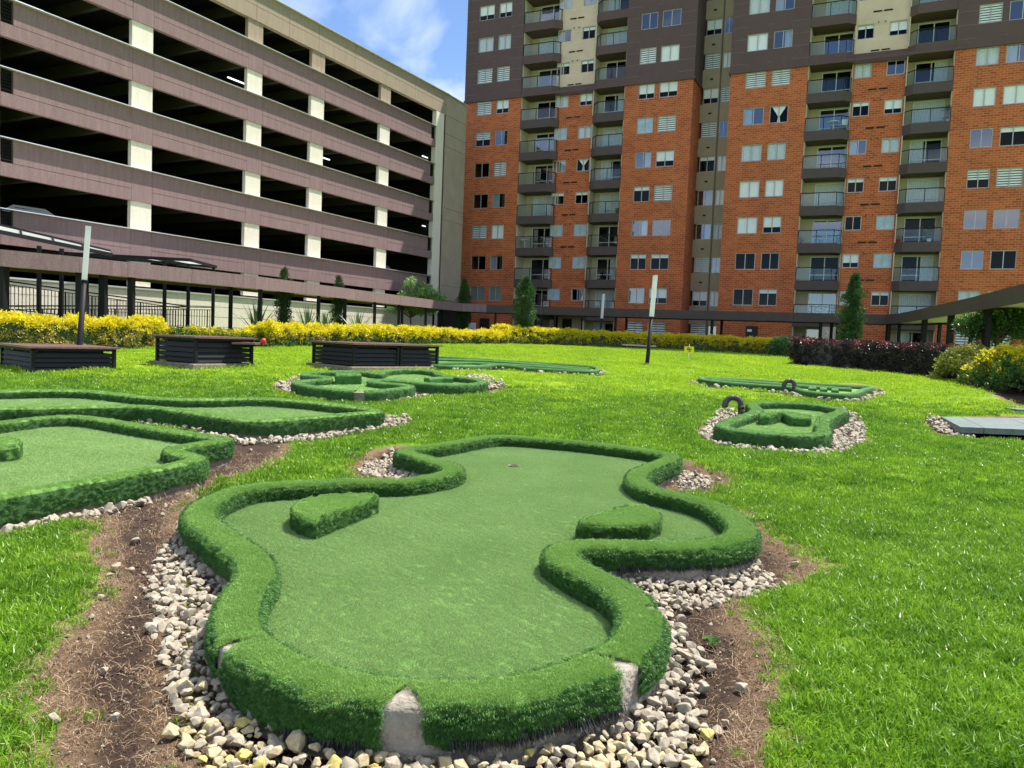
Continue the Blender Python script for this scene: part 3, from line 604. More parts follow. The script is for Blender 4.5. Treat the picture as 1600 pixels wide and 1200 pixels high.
T2 = tower('apartment_tower', 'right brick apartment tower running out of the picture, brown upper storeys', UR, UR+18.4,
      [(.99, 2.33, 'E'), (2.70, 3.89, 'F'), (14.50, 15.70, 'P'), (16.05, 17.4, 'Q')], [(4.98, 7.68, 1), (10.78, 13.40, -1)],
      [(kA, kB, 'M'), (kC, kD, 'N')], (7.68, 10.78), dict(none='EF', entry=False))
# ground-floor details of the towers
def dbox(par, name, m, a, b_): return MB().box(a, b_).obj(name, MT[m], par)
dx = [tu(x, 515)[0] for x in (749, 764)]; d_ = dbox(T1, 'service_door', 'door', (dx[0], -.03, 1.1), (dx[1], -.004, 3.0)); dbox(d_, 'handle', 'alu', (dx[0]+.06, -.06, 2.0), (dx[0]+.1, -.031, 2.12))
dx = [tu(x, 520)[0]-UR for x in (1165, 1184)]; d_ = dbox(T2, 'service_door', 'door', (dx[0], -.03, 1.1), (dx[1], -.004, 3.0)); dbox(d_, 'door_sign', 'white', (dx[0]+.1, -.034, 2.62), (dx[0]+.4, -.0305, 2.78)); dbox(d_, 'handle', 'alu', (dx[0]+.06, -.06, 2.0), (dx[0]+.1, -.031, 2.12))
en = MB(); en.box((7.9, 2.2, 1.1), (10.75, 2.3, 3.4)); en.obj('entrance_wall', MT['yellow_wall'], T1); dbox(T1, 'entrance_door', 'door', (8.3, 2.14, 1.1), (9.1, 2.199, 3.2)); dbox(T1, 'entrance_door', 'door', (9.9, 2.14, 1.1), (10.5, 2.199, 3.2))
dx = tu(845, 492)[0]; MB().box((dx-.6, -1.6, 3.35), (dx+1.9, .55, 3.55)).obj('entrance_canopy', MT['brown_slab'], T1)
fc = bpy.data.curves.new('entrance_number', 'FONT'); fc.body = '2'; fc.size = .5; fc.extrude = .01
uo, zo = tu(1289, 522); fc.materials.append(MT['white']); tmp_ = bpy.data.objects.new('n', fc); nb_ = link('entrance_number', bpy.data.meshes.new_from_object(tmp_), T2); nb_.location = (uo-UR, -.11, zo-.15); nb_.rotation_euler = (R(90), 0, 0);
dbox(T2, 'number_panel', 'balc_wall', (uo-UR-.35, -.09, 1.1), (uo-UR+.65, -.05, 3.1))
# stair block between the towers
RD = 2.5
ra, rb = tu(1084, 410, RD)[0], tu(1128, 410, RD)[0]
LKB = TC + TU*18.24
LK = empty('link_block', (LKB[0], LKB[1], 0), TRZ, 'narrow beige stair block set back between the two brick towers', 'building')
b1 = MB(); wl = [tu(x, 410, RD)[0]-18.24 for x in (1084.2, 1108, 1111.5, 1125.5)]
wl[0] = max(.02, wl[0]); wl[3] = min(wl[3], UR-18.24-.02); zp = .6; gap = UR-18.24
b1.box((wl[1], RD, .6), (wl[2], RD+.2, zt(KTOP)+1.2))
for k in range(-1, KTOP+1):
    z1 = zt(k) if k >= 0 else 3.1; z0 = z1-1.14; b1.box((0, RD, zp), (wl[1], RD+.2, z0)); b1.box((wl[2], RD, zp), (gap, RD+.2, z0)); zp = z1
    kk = 'HTWHHZHZTSRZHZ'[(12-k)] ; window(LK, wl[0], z0, wl[1]-wl[0], 1.14, kk, RD+.05); window(LK, wl[2], z0, wl[3]-wl[2], 1.14, 'WGZCSWZSWWCSWG'[12-k], RD+.05)
    dbox(LK, 'air_vent', 'black', ((wl[0]+wl[1])/2-.1, RD-.03, z1+.55), ((wl[0]+wl[1])/2+.12, RD-.002, z1+.66))
b1.box((0, RD, zp), (gap, RD+.2, zt(KTOP)+1.2)); b1.obj('beige_wall', MT['beige_wall'], LK)
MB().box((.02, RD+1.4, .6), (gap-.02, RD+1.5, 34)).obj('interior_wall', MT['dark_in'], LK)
pxp = (wl[1]+wl[2])/2; MB().tube([(pxp, RD-.07, 1.1), (pxp, RD-.07, 34)], .05, 8).obj('downpipe', MT['taupe_dark'], LK)

# ------------------------------------------------------------------ parking garage
GA = R(28.07); GU = np.array([math.sin(GA), math.cos(GA), 0]); GNn = np.array([-math.cos(GA), math.sin(GA), 0])
GC = hitp(207, 350, O + ray(207, 350)*34, GNn).copy(); GC[2] = 0
GRZ = math.atan2(GU[1], GU[0])
def gu(x, y, dep=0.):
    p = hitp(x, y, GC+GNn*dep, GNn); return float((p-GC)@GU), float(p[2])
GG = empty('parking_garage', (GC[0], GC[1], 0), GRZ, 'long open parking garage with mauve parapets and cream columns', 'building')
cols = [(-6.6, -5.52), (-.06, .97), (6.4, 7.4), (11.03, 12.08), (17.24, 18.24), (23.42, 24.62)]
bands = [(4.35, 5.69), (6.94, 8.36), (9.56, 10.95), (12.12, 13.52), (14.72, 16.12)]
UL, URT = -14., 24.62; ROOF = 18.75
levels = [(5.69, 6.94), (8.36, 9.56), (10.95, 12.12), (13.52, 14.72), (16.12, 17.25)]
for i, (a, b_) in enumerate(cols + [(-13, -12)]):
    for j, (z0, z1) in enumerate(levels):
        if i == 5: continue
        MB().box((a, .06, z0), (b_, .27, z1)).obj('column', MT['cream' if j < 4 else 'tan'], GG)
    MB().box((a, .06, 3.2), (b_, .27, 4.35)).obj('column', MT['cream'], GG)
MB().box((23.42, .004, 1), (24.39, .35, 17.24)).obj('end_pier', MT['cream'], GG)
J = .02
for j, (z0, z1) in enumerate(bands):
    zj = z0 + (z1-z0)*.36; edges = []
    srt = sorted(cols + [(-13, -12)])
    for i in range(len(srt)):
        a, b_ = srt[i]
        if i < len(srt)-1: MB().box((a, .0, z0), (b_, .22, z1-.02)).obj('parapet_panel', MT['mauve'], GG)
        nxt = srt[i+1][0] if i+1 < len(srt) else None
        if nxt is None: continue
        e0, e1 = b_+J/2, nxt-J/2
        lo1 = e1
        up0, up1 = e0, e1
        if abs(b_+5.52) < .01: up0 = -5.05
        if i == len(srt)-2: up1 = 22.85; lo1 = 23.4
        MB().box((e0, 0, z0), (lo1, .22, zj-J/2)).obj('parapet_panel', MT['mauve'], GG)
        MB().box((up0, 0, zj+J/2), (up1, .22, z1-.02)).obj('parapet_panel', MT['mauve'], GG)
        if up0 > e0+.1 or up1 < e1-.1:
            lb = MB(); q0, q1 = (e0, up0-.02) if up0 > e0+.1 else (up1+.02, 23.4)
            for s_ in range(7): lb.add([(q0, .02, zj+.1+s_*.12), (q1, .02, zj+.1+s_*.12), (q1, .14, zj+.18+s_*.12), (q0, .14, zj+.18+s_*.12)], [(0, 1, 2, 3)])
            lb.obj('louvre', MT['blackm'], GG)
    [MB().box((c0, .03, z0+.02), (c1, .2, z1-.06)).obj('parapet_core', MT['taupe_dark'], GG) for c0, c1 in ((UL, -5.6), (-5.04, 22.84))]; MB().box((-5.6, .15, z0+.02), (-5.04, .2, z1-.06)).obj('louvre_back', MT['dark_in'], GG); MB().box((22.84, .15, z0+.02), (23.4, .2, z1-.06)).obj('louvre_back', MT['dark_in'], GG)
    MB().box((UL, -.17, z1-.018), (23.41 if j < 4 else 23.41, .26, z1+.012)).obj('coping', MT['coping'], GG)
# roof band
rb0 = 17.25; zj = rb0+.72
srt = [-14., -6.6, -5.52, 0.45, 3.6, 6.9, 9.2, 11.5, 14.6, 17.7, 20.8, 24.61]
for a, b_ in zip(srt[:-1], srt[1:]):
    MB().box((a+.008, -.0, rb0), (b_-.008, .3, zj-J/2)).obj('roof_panel', MT['tan'], GG); MB().box((a+.008, -.0, zj+J/2), (b_-.008, .3, ROOF-.03)).obj('roof_panel', MT['tan'], GG)
MB().box((UL, -.14, ROOF-.028), (24.75, .35, ROOF+.02)).obj('coping', MT['coping'], GG)
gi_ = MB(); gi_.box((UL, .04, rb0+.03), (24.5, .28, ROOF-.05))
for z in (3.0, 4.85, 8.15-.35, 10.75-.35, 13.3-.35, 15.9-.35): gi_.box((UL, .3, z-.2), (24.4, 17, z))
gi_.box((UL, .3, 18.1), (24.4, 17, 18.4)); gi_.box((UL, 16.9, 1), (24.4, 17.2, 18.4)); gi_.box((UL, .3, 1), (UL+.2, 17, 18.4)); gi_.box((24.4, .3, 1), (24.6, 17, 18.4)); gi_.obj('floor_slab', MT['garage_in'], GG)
for li, zc in enumerate((4.85-.2, 7.8-.2, 10.35-.2, 12.95-.2, 15.55-.2, 18.08)):
    bm_ = MB()
    for u in np.arange(-11.5, 24, 2.55): bm_.box((u, .3, zc-.5), (u+.22, 15, zc-.0))
    if li: bm_.obj('ceiling_beam', MT['beam'], GG)
lt = shared('lt', lambda: MB().box((0, 0, 0), (1.2, .08, .06)).mesh('light_tube', MT['tube_light']))
for px_, py_ in ((371, 127), (668, 247), (668, 355), (505, 247), (45, 10)):
    u, z = gu(px_, py_, 1.3); link('light_tube', lt, GG, (u-.6, 1.3, z))
# base wall and bare end bay
zb = gu(7, 431)[1]; zb2 = gu(640, 470)[1]
bw = MB(); bw.box((UL, -.02, 1), (23.4, .3, 3.05)); bw.obj('base_wall', MT['cream'], GG); MB().box((UL, -.1, 3.05), (23.4, .34, 3.12)).obj('coping', MT['coping'], GG)
jb_ = MB()
for z in (1.5, 2.0, 2.5): jb_.box((UL, -.026, z), (23.4, -.0205, z+.012))
jb_.obj('joint_line', MT['taupe'], GG)
ew = MB(); zs = [.9, 5.0, 5.2, 8.9, 9.1, 10.1, 10.15, 14.6, 14.65, 15.6, 15.65, 17.9, 17.95, ROOF-.03]
zs = [4.1, 5.15, 9.9, 10.75, 15.1, 16.0, 17.3, ROOF-.03]
for z0, z1 in zip(zs[:-1], zs[1:]): MB().prism([(24.64, .03), (27.6, .16), (27.6, .5), (24.64, .5)], z0+.012, z1-.012).obj('end_wall_panel', MT['taupe'], GG)
MB().prism([(24.64, .06), (27.5, .19), (27.5, .45), (24.64, .45)], 4.12, ROOF-.06).obj('end_wall_core', MT['taupe_dark'], GG)
MB().prism([(24.75, -.1), (27.62, .06), (27.62, .5), (24.75, .5)], ROOF-.028, ROOF+.02).obj('coping', MT['coping'], GG)
dk = MB(); dk.box((24.64, 1.2, .9), (31, 1.4, 4.1)); dk.obj('passage_wall', MT['dark_in'], GG); MB().box((24.64, .1, 3.95), (28, 3, 4.1)).obj('passage_ceiling', MT['taupe_dark'], GG)
def car(u, z, y, c, label, ry=0):
    p = GC + GU*u + GNn*y; o = empty('parked_car', (p[0], p[1], z), GRZ+ry, label, 'car')
    prof = [(-2.1, .3), (-2.15, .75), (-1.95, .95), (-1.2, 1.02), (-.55, 1.45), (.75, 1.47), (1.5, 1.05), (2.05, .95), (2.12, .6), (2.05, .3)]
    b = MB(); n = len(prof)
    for s_ in (-.85, .85): b.v += [(x, s_*(.86 if zz > 1.1 else 1), zz) for x, zz in prof]
    b.f = [tuple(range(n)), tuple(range(n, 2*n))[::-1]] + [(i, (i+1) % n, n+(i+1) % n, n+i) for i in range(n)]; b.m = [0]*len(b.f)
    mm = mat('car_paint', c, .25); b.obj('body', mm, o, bevel=.04)
    w = MB(); w.add([(-1.17, -.72, 1.04), (-1.17, .72, 1.04), (-.58, .68, 1.44), (-.58, -.68, 1.44)], [(0, 1, 2, 3)]); w.v = [(x-.012, y_, z_+.012) for x, y_, z_ in w.v]; w.obj('windscreen', MT['black'], o)
    w = MB()
    for s_ in (-1, 1): w.add([(-1.0, s_*.79, 1.07), (1.3, s_*.79, 1.09), (.72, s_*.75, 1.4), (-.5, s_*.75, 1.4)], [(0, 1, 2, 3)])
    w.obj('side_window', MT['black'], o)
    for x in (-1.35, 1.3):
        for s_ in (-.8, .8): MB().tube([(x, s_-.1, .32), (x, s_+.1, .32)], .32, 16).obj('wheel', MT['black'], o)
car(-3.3, 4.72, 2.9, (.55, .57, .6), 'silver car parked on the lowest garage deck, roof above the parapet')
car(20.5, 4.7, 2.9, (.3, .32, .35), 'grey car parked at the far end of the lowest garage deck')

# ------------------------------------------------------------------ mini golf holes
def frame_of(C):
    n = len(C); T = np.roll(C, -1, 0)-np.roll(C, 1, 0); T /= np.linalg.norm(T, axis=1)[:, None]+1e-9
    N = np.stack([T[:, 1], -T[:, 0]], 1)              # outward for a CCW curve
    s = np.concatenate([[0], np.cumsum(np.linalg.norm(np.roll(C, -1, 0)-C, axis=1))]); return N, s
def sample(C, N, s, q):
    n = len(C); Ltot = s[-1]; q = q % Ltot; i = min(int(np.searchsorted(s, q, side='right'))-1, n-1); t = (q-s[i])/(s[i+1]-s[i]+1e-9); j = (i+1) % n
    c = C[i]*(1-t)+C[j]*t; nn_ = N[i]*(1-t)+N[j]*t; return c, nn_/(np.linalg.norm(nn_)+1e-9)
def limit(C, N, w):                       # per-vertex inner/outer limits so that tight bends do not fold
    n = len(C); k = 6; out = []
    for i in range(n):
        a, b_, c = C[i-k], C[i], C[(i+k) % n]
        cr_ = (b_[0]-a[0])*(c[1]-b_[1])-(b_[1]-a[1])*(c[0]-b_[0]); l1 = np.linalg.norm(b_-a); l2 = np.linalg.norm(c-b_); l3 = np.linalg.norm(c-a)
        kap = 2*cr_/(l1*l2*l3+1e-9); out.append(kap)
    return np.array(out)
def sweep(C, prof, q0=None, q1=None, step=.03, jit=0., flare=None, closed=False, skirt=None, seed=0, z0=0):
    """prof: list of (outward offset, height). flare(l) -> (shift at start, shift at end)"""
    N, s = frame_of(C); Ltot = s[-1]; kap = limit(C, N, .15)
    if closed: q0, q1 = 0, Ltot
    m = max(3, int((q1-q0)/step)); mb = MB(); k = len(prof); off0, off1 = prof[0][0], prof[-1][0]
    for i in range(m + (0 if closed else 1)):
        t = i/m
        for j, (l, h) in enumerate(prof):
            a0, a1 = flare(j/(k-1), l) if flare else (0, 0)
            q = (q0+a0)*(1-t)+(q1-a1)*t; c, nr = sample(C, N, s, q); ki = int(np.searchsorted(s, q % Ltot))-1; kp = kap[max(0, min(ki, len(kap)-1))]
            ll = l
            if kp*(-l) > .92: ll = -.92/kp if kp else l    # inside of a bend
            hh = h
            if skirt and j == 0: hh = h + skirt(q)
            if skirt and j == 1: hh = h + skirt(q)*.5
            w = 0
            if jit: 
                nz = mnoise.noise(Vector((q*3.1+seed, j*.5, 1))) ; w = nz*jit; hh += mnoise.noise(Vector((q*2.2, j*.7+seed, 5)))*jit*.7
            mb.v.append((c[0]+nr[0]*(ll+w), c[1]+nr[1]*(ll+w), hh))
    rows = m if closed else m
    for i in range(rows):
        i2 = (i+1) % m if closed else i+1
        for j in range(k-1): mb.f.append((i*k+j, i*k+j+1, i2*k+j+1, i2*k+j)); mb.m.append(0)
    return mb
def turfprof(w, zt_, zf, zs):
    a = w/2
    return [(a+.012, zs), (a+.016, (zs+zt_)/2), (a+.012, zt_-.045), (a-.004, zt_-.018), (a-.03, zt_-.003), (a*.4, zt_+.003), (-a*.4, zt_+.003), (-a+.03, zt_-.003), (-a+.004, zt_-.018), (-a-.008, zt_-.045), (-a-.010, (zf+zt_)/2), (-a-.008, zf-.01)]
def facepoints(me, dens, filt=None):
    """random points + normals over a mesh"""
    me.calc_loop_triangles(); n = len(me.loop_triangles); tv = np.empty(n*3, np.int32); me.loop_triangles.foreach_get('vertices', tv); co = np.empty(len(me.vertices)*3); me.vertices.foreach_get('co', co); co = co.reshape(-1, 3)
    t = co[tv.reshape(-1, 3)]; cr_ = np.cross(t[:, 1]-t[:, 0], t[:, 2]-t[:, 0]); ar = np.linalg.norm(cr_, axis=1)/2; cnt = rng.poisson(ar*dens)
    ii = np.repeat(np.arange(n), cnt); r1 = np.sqrt(rng.random(len(ii)))[:, None]; r2 = rng.random(len(ii))[:, None]; tt = t[ii]
    p = (1-r1)*tt[:, 0]+r1*(1-r2)*tt[:, 1]+r1*r2*tt[:, 2]; nrm = cr_[ii]/(ar[ii][:, None]*2+1e-12); return p, nrm
def eul(nrm):                             # rotate +Z onto the normal, after a random spin
    n = len(nrm); th = np.arccos(np.clip(nrm[:, 2], -1, 1)); ph = np.arctan2(nrm[:, 1], nrm[:, 0]); spin = rng.random(n)*6.283
    # R = Rz(ph) Ry(th) Rz(spin) -> XYZ euler
    out = np.empty((n, 3)); cph, sph, cth, sth, cs, ss = np.cos(ph), np.sin(ph), np.cos(th), np.sin(th), np.cos(spin), np.sin(spin)
    r00 = cph*cth*cs-sph*ss; r10 = sph*cth*cs+cph*ss; r20 = -sth*cs; r21 = sth*ss; r22 = cth; r11 = -sph*cth*ss+cph*cs; r12 = sph*sth
    sy = np.hypot(r00, r10); out[:, 0] = np.arctan2(r21, r22); out[:, 1] = np.arctan2(-r20, sy); out[:, 2] = np.arctan2(r10, r00); return out
def floor_mesh(name, C, z, m, par, w=.10):
    N, s = frame_of(C); P = C[::2]-N[::2]*w*0
    from mathutils.geometry import delaunay_2d_cdt
    n = len(P); vo, eo, fo, *_ = delaunay_2d_cdt([Vector((float(p[0]), float(p[1]))) for p in P], [(i, (i+1) % n) for i in range(n)], [list(range(n))], 1, 1e-5)
    me = bpy.data.meshes.new(name); me.from_pydata([(v.x, v.y, z) for v in vo], [], [tuple(f) for f in fo]); me.materials.append(m); o = link(name, me, par)
    return o
def block(name, px, ztop, zf, m, par, onlawn=False):
    P = [(gp(x, y, ztop) if onlawn else hz(x, y, ztop))[:2] for x, y in px]; P = [np.array(p) for p in P]
    b = MB(); n = len(P); a = sum(P[i][0]*P[(i+1) % n][1]-P[(i+1) % n][0]*P[i][1] for i in range(n))
    if a < 0: P = P[::-1]
    c = sum(P)/n; Pi = [p+(c-p)/np.linalg.norm(c-p)*.02 for p in P]
    b.v = [(p[0], p[1], zf-.02) for p in P] + [(p[0], p[1], ztop-.022) for p in P] + [(p[0], p[1], ztop) for p in Pi]
    b.f = [(i, (i+1) % n, n+(i+1) % n, n+i) for i in range(n)] + [(n+i, n+(i+1) % n, 2*n+(i+1) % n, 2*n+i) for i in range(n)] + [tuple(range(2*n, 3*n))]; b.m = [0]*len(b.f)
    return b.obj(name, m, par, smooth=False)

fib = [source('turf_tuft', blades(90, .045, .006, .0024, .8, s), 'turf_pile') for s in (1, 2, 3)]
fibr = [source('turf_tuft_rim', blades(120, .035, .0075, .0018, .8, s+9), 'turf') for s in (1, 2)]
fibs = [source('turf_tuft_side', blades(130, .03, .0095, .0018, .8, s+5), 'turf_side_shade') for s in (1, 2)]
h = HOLES['h1']; C = h['C']; N, s = frame_of(C)
cen = C.mean(0); H1 = empty('golf_hole', (0, 0, 0), 0, 'large curvy artificial turf putting hole nearest the camera, concrete showing at its joints', 'minigolf hole', 'turf covered minigolf holes on the lawn')
def q_at(px, py, z=.22):
    p = hz(px, py, z)[:2]; return float(s[int(np.argmin(np.linalg.norm(C-p, axis=1)))])
fl = floor_mesh('turf_floor', C, .08, MT['turf_base'], H1)
cc = sweep(C, [(.105, -.12), (.108, .0), (.106, .18), (.09, .195), (-.085, .195), (-.105, .183), (-.107, .04)], closed=True, jit=.004)
cc.obj('concrete_kerb', MT['concrete'], H1, smooth=True)
# seams: photo position, gap at the outer edge (left, right)
seams = [(640,1076,.072,.078), (955,1027,.07,.075), (1003,947,.05,.05), (365,1001,.03,.05), (398,918,.006,.006), (405,889,.006,.006), (1075,850,.008,.012), (1019,850,.006,.006), (918,849,.006,.01), (700,737,.006,.006), (900,689,.006,.006)]
seams = sorted([(q_at(x, y), a, b_) for x, y, a, b_ in seams])
Ltot = s[-1]; fp, fn, fs = [], [], []; strips = []
qn = [q_at(560, 1065), q_at(440, 1030), q_at(890, 1050), q_at(790, 1072)]
def skirtfn(q):
    v = mnoise.noise(Vector((q*2.3, 3, 0)))*.030 + mnoise.noise(Vector((q*14, 7, 0)))*.012 + mnoise.noise(Vector((q*45, 7, 2)))*.006
    for c_, w_, a_ in ((q_at(480, 1045), .55, -.055), (q_at(850, 1062), .25, .01), (q_at(1060, 850), .9, .03), (q_at(330, 820), .5, .02)):
        d_ = abs((q-c_+Ltot/2) % Ltot-Ltot/2); v += a_*max(0, 1-d_/w_)
    return v
for i in range(len(seams)):
    a = seams[i]; b_ = seams[(i+1) % len(seams)]; q0, q1 = a[0], b_[0] + (Ltot if i == len(seams)-1 else 0)
    def flare(t, l, A=a[2], B=b_[1]):
        g_ = min(1, max(0, (l+.11)/.215))**1.3
        if t < .3: g_ = 1.05
        if l < -.095: g_ = 0
        return (.0025+A*g_, .0025+B*g_)
    pf = turfprof(.215, .215, .08, .055)
    mb = sweep(C, pf, q0, q1, .025, .005, flare, skirt=skirtfn, seed=i)
    o = mb.obj('turf_strip', MT['turf_base'], H1, smooth=True); strips.append(o); o.data.materials.append(MT['turf_back_shade'])
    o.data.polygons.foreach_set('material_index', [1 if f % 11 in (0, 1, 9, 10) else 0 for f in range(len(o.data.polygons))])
allp, alln = [], []
for o in strips:
    p, n_ = facepoints(o.data, 2600); allp.append(p); alln.append(n_)
P_ = np.concatenate(allp); N_ = np.concatenate(alln); sg = np.ones(len(P_))
# make normals point outwards from the rim core
def outward(P_, N_, C, zc=.12):
    q = P_[:, :2]; best = np.full(len(q), 1e9); bc = np.zeros((len(q), 2))
    for c in C[::3]:
        d = np.hypot(q[:, 0]-c[0], q[:, 1]-c[1]); m_ = d < best; best[m_] = d[m_]; bc[m_] = c
    v = np.stack([q[:, 0]-bc[:, 0], q[:, 1]-bc[:, 1], P_[:, 2]-zc], 1); sgn = np.sign((v*N_).sum(1)); sgn[sgn == 0] = 1; return N_*sgn[:, None]
N_ = outward(P_, N_, C)
top_ = N_[:, 2] > .6
Nt = N_ + rng.normal(0, .12, N_.shape); Nt[~top_, 2] -= .55; Nt /= np.linalg.norm(Nt, axis=1)[:, None]
tag(scatter('turf_fibres', P_[top_], eul(Nt[top_]), rng.uniform(.8, 1.2, top_.sum()), fibr, H1), kind='stuff')
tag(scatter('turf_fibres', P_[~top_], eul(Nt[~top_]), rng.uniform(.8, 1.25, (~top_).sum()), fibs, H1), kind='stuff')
p, n_ = facepoints(fl.data, 2600); nr_ = np.abs(n_)*[0, 0, 1] + rng.normal(0, .035, n_.shape) + [.22, .12, 0]
cup = hz(803, 729, .08)[:2]
nr_ /= np.linalg.norm(nr_, axis=1)[:, None]; k_ = (sdf(p[:, 0], p[:, 1], C[::2]) < -.1) & (np.hypot(p[:, 0]-cup[0], p[:, 1]-cup[1]) > .085)
tag(scatter('turf_fibres', p[k_], eul(nr_[k_]), rng.uniform(.75, 1.1, k_.sum()), fib, H1), kind='stuff')
# obstacles
def halfdisc(pts): return pts
ob1 = block('obstacle_block', [(456,792),(466,783),(482,777.5),(506,773.5),(540,771.5),(576,770.5),(588,772),(590,777),(575,783),(494,813),(482,811),(466,805),(457,798)], .225, .08, MT['turf_base'], H1)
ob2 = block('obstacle_block', [(902,818),(912,811),(930,804),(955,796),(985,790),(1008,790),(1024,796),(1033,805),(1030,812),(1016,818),(985,821),(940,820)], .215, .08, MT['turf_base'], H1)
for ob in (ob1, ob2):
    p, n_ = facepoints(ob.data, 2600); cx_ = np.mean([v.co for v in ob.data.vertices], 0); sgn = np.sign(((p-cx_)*n_).sum(1)); n_ = n_*sgn[:, None]; t_ = n_[:, 2] > .5
    nq = n_ + rng.normal(0, .12, n_.shape); nq[~t_, 2] -= .4; nq /= np.linalg.norm(nq, axis=1)[:, None]
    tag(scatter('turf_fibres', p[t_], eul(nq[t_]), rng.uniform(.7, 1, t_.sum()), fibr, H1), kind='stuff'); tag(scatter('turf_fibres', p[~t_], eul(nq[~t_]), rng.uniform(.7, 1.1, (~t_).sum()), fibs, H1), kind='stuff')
b = MB(); n = 28
b.v = [(cup[0]+math.cos(t_*6.2832/n)*r_, cup[1]+math.sin(t_*6.2832/n)*r_, z_) for r_, z_ in ((.072, .096), (.058, .097), (.056, .0905)) for t_ in range(n)]
b.f = [(j*n+i, j*n+(i+1) % n, (j+1)*n+(i+1) % n, (j+1)*n+i) for j in range(2) for i in range(n)]; b.m = [0]*len(b.f); b.add([(cup[0]+math.cos(t_*6.2832/n)*.057, cup[1]+math.sin(t_*6.2832/n)*.057, .0895) for t_ in range(n)], [tuple(range(n))], 1)
b.obj('cup', [MT['concrete_low'], MT['dark_in']], H1)

def simple_hole(key, label, w=.20, dens=0, obst=(), lanes=(), m1='turf_far', m2='turf_rimfar', conc=()):
    h = HOLES[key]; C = h['C']; z0, top, flz = h['z0'], h['top'], h['fl']
    o = empty('golf_hole', (0, 0, 0), 0, label, 'minigolf hole', 'turf covered minigolf holes on the lawn')
    f_ = floor_mesh('turf_floor', C, flz, MT[m1], o)
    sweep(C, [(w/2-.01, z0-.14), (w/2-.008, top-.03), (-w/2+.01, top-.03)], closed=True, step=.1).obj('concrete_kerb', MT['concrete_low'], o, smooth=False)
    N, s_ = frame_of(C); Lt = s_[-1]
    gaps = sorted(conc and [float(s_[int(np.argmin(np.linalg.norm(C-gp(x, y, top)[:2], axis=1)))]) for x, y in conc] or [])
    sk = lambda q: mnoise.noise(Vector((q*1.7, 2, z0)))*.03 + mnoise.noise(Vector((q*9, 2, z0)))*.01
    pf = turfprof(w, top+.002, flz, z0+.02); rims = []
    pidx = lambda o_: (o_.data.materials.append(MT['turf_back_shade']), o_.data.polygons.foreach_set('material_index', [1 if f % 11 in (0, 1, 2, 8, 9, 10) else 0 for f in range(len(o_.data.polygons))]))
    if gaps:
        for i, q0 in enumerate(gaps):
            q1 = gaps[(i+1) % len(gaps)] + (Lt if i == len(gaps)-1 else 0)
            rims.append(sweep(C, pf, q0+.09, q1-.09, .06, .006, None, skirt=sk).obj('turf_strip', MT[m2], o, smooth=True))
    else: rims.append(sweep(C, pf, closed=True, step=.06, jit=.006, skirt=sk).obj('turf_rim', MT[m2], o, smooth=True))
    for r_ in rims: pidx(r_)
    for ln in lanes:
        P = np.array([gp(x, y, top)[:2] for x, y in ln]); K = catmull(P, False, .15)
        mb = MB(); T_ = np.gradient(K, axis=0); T_ /= np.linalg.norm(T_, axis=1)[:, None]; Nq = np.stack([T_[:, 1], -T_[:, 0]], 1); pr = [(-.1, flz-.01), (-.1, top-.03), (-.07, top), (.07, top), (.1, top-.03), (.1, flz-.01)]; k = len(pr)
        mb.v = [(c[0]+q[0]*l, c[1]+q[1]*l, z_) for c, q in zip(K, Nq) for l, z_ in pr]; mb.f = [(i*k+j, (i+1)*k+j, (i+1)*k+j+1, i*k+j+1) for i in range(len(K)-1) for j in range(k-1)] + [tuple(range(k))[::-1], tuple(range((len(K)-1)*k, len(K)*k))]; mb.m = [0]*len(mb.f)
        mb.obj('divider', MT[m2], o, smooth=False)
    obs = [block('obstacle_block', px, flz+hh, flz, MT[m2], o, True) for px, hh in obst]
    if dens:
        PP, NN = [], []
        for r_ in rims:
            p, n_ = facepoints(r_.data, dens); PP.append(p); NN.append(outward(p, n_, C, (top+z0)/2))
        for ob in obs:
            p, n_ = facepoints(ob.data, dens); cx_ = np.mean([v.co for v in ob.data.vertices], 0); n_ = n_*np.sign(((p-cx_)*n_).sum(1))[:, None]; PP.append(p); NN.append(n_)
        P_ = np.concatenate(PP); N_ = np.concatenate(NN); t_ = N_[:, 2] > .6; N_ = N_+rng.normal(0, .12, N_.shape); N_[~t_, 2] -= .4; N_ /= np.linalg.norm(N_, axis=1)[:, None]
        vis = (P_[:, 0]/np.maximum(P_[:, 1], .5) > -.75)
        P_[:, 2] += gbase(P_[:, 1])
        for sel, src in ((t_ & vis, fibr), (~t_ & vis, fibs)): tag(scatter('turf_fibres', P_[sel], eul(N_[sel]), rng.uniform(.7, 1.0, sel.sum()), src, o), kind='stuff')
        p, n_ = facepoints(f_.data, dens*1.6); vis = p[:, 0]/np.maximum(p[:, 1], .5) > -.75; p = p[vis]; p[:, 2] += gbase(p[:, 1]); nr_ = np.tile([0, 0, 1.], (len(p), 1))+rng.normal(0, .15, p.shape); nr_ /= np.linalg.norm(nr_, axis=1)[:, None]
        tag(scatter('turf_fibres', p, eul(nr_), rng.uniform(.9, 1.3, len(p)), fib, o), kind='stuff')
    for ch in o.children:
        if ch.get('kind') == 'stuff': continue
        co = np.empty(len(ch.data.vertices)*3); ch.data.vertices.foreach_get('co', co); co = co.reshape(-1, 3); co[:, 2] += gbase(co[:, 1]); ch.data.vertices.foreach_set('co', co.ravel()); ch.data.update()
    return o
simple_hole('h2', 'angular turf putting hole cut by the left picture edge, rounded block in it', dens=1100, obst=[([(-30,683),(10,682),(28,686),(34,691),(30,697),(10,700),(-30,701)], .15)], m1='turf_base', m2='turf_base')
simple_hole('h3', 'long low turf putting hole on the left behind the angular one', dens=800, m1='turf_base', m2='turf_base')
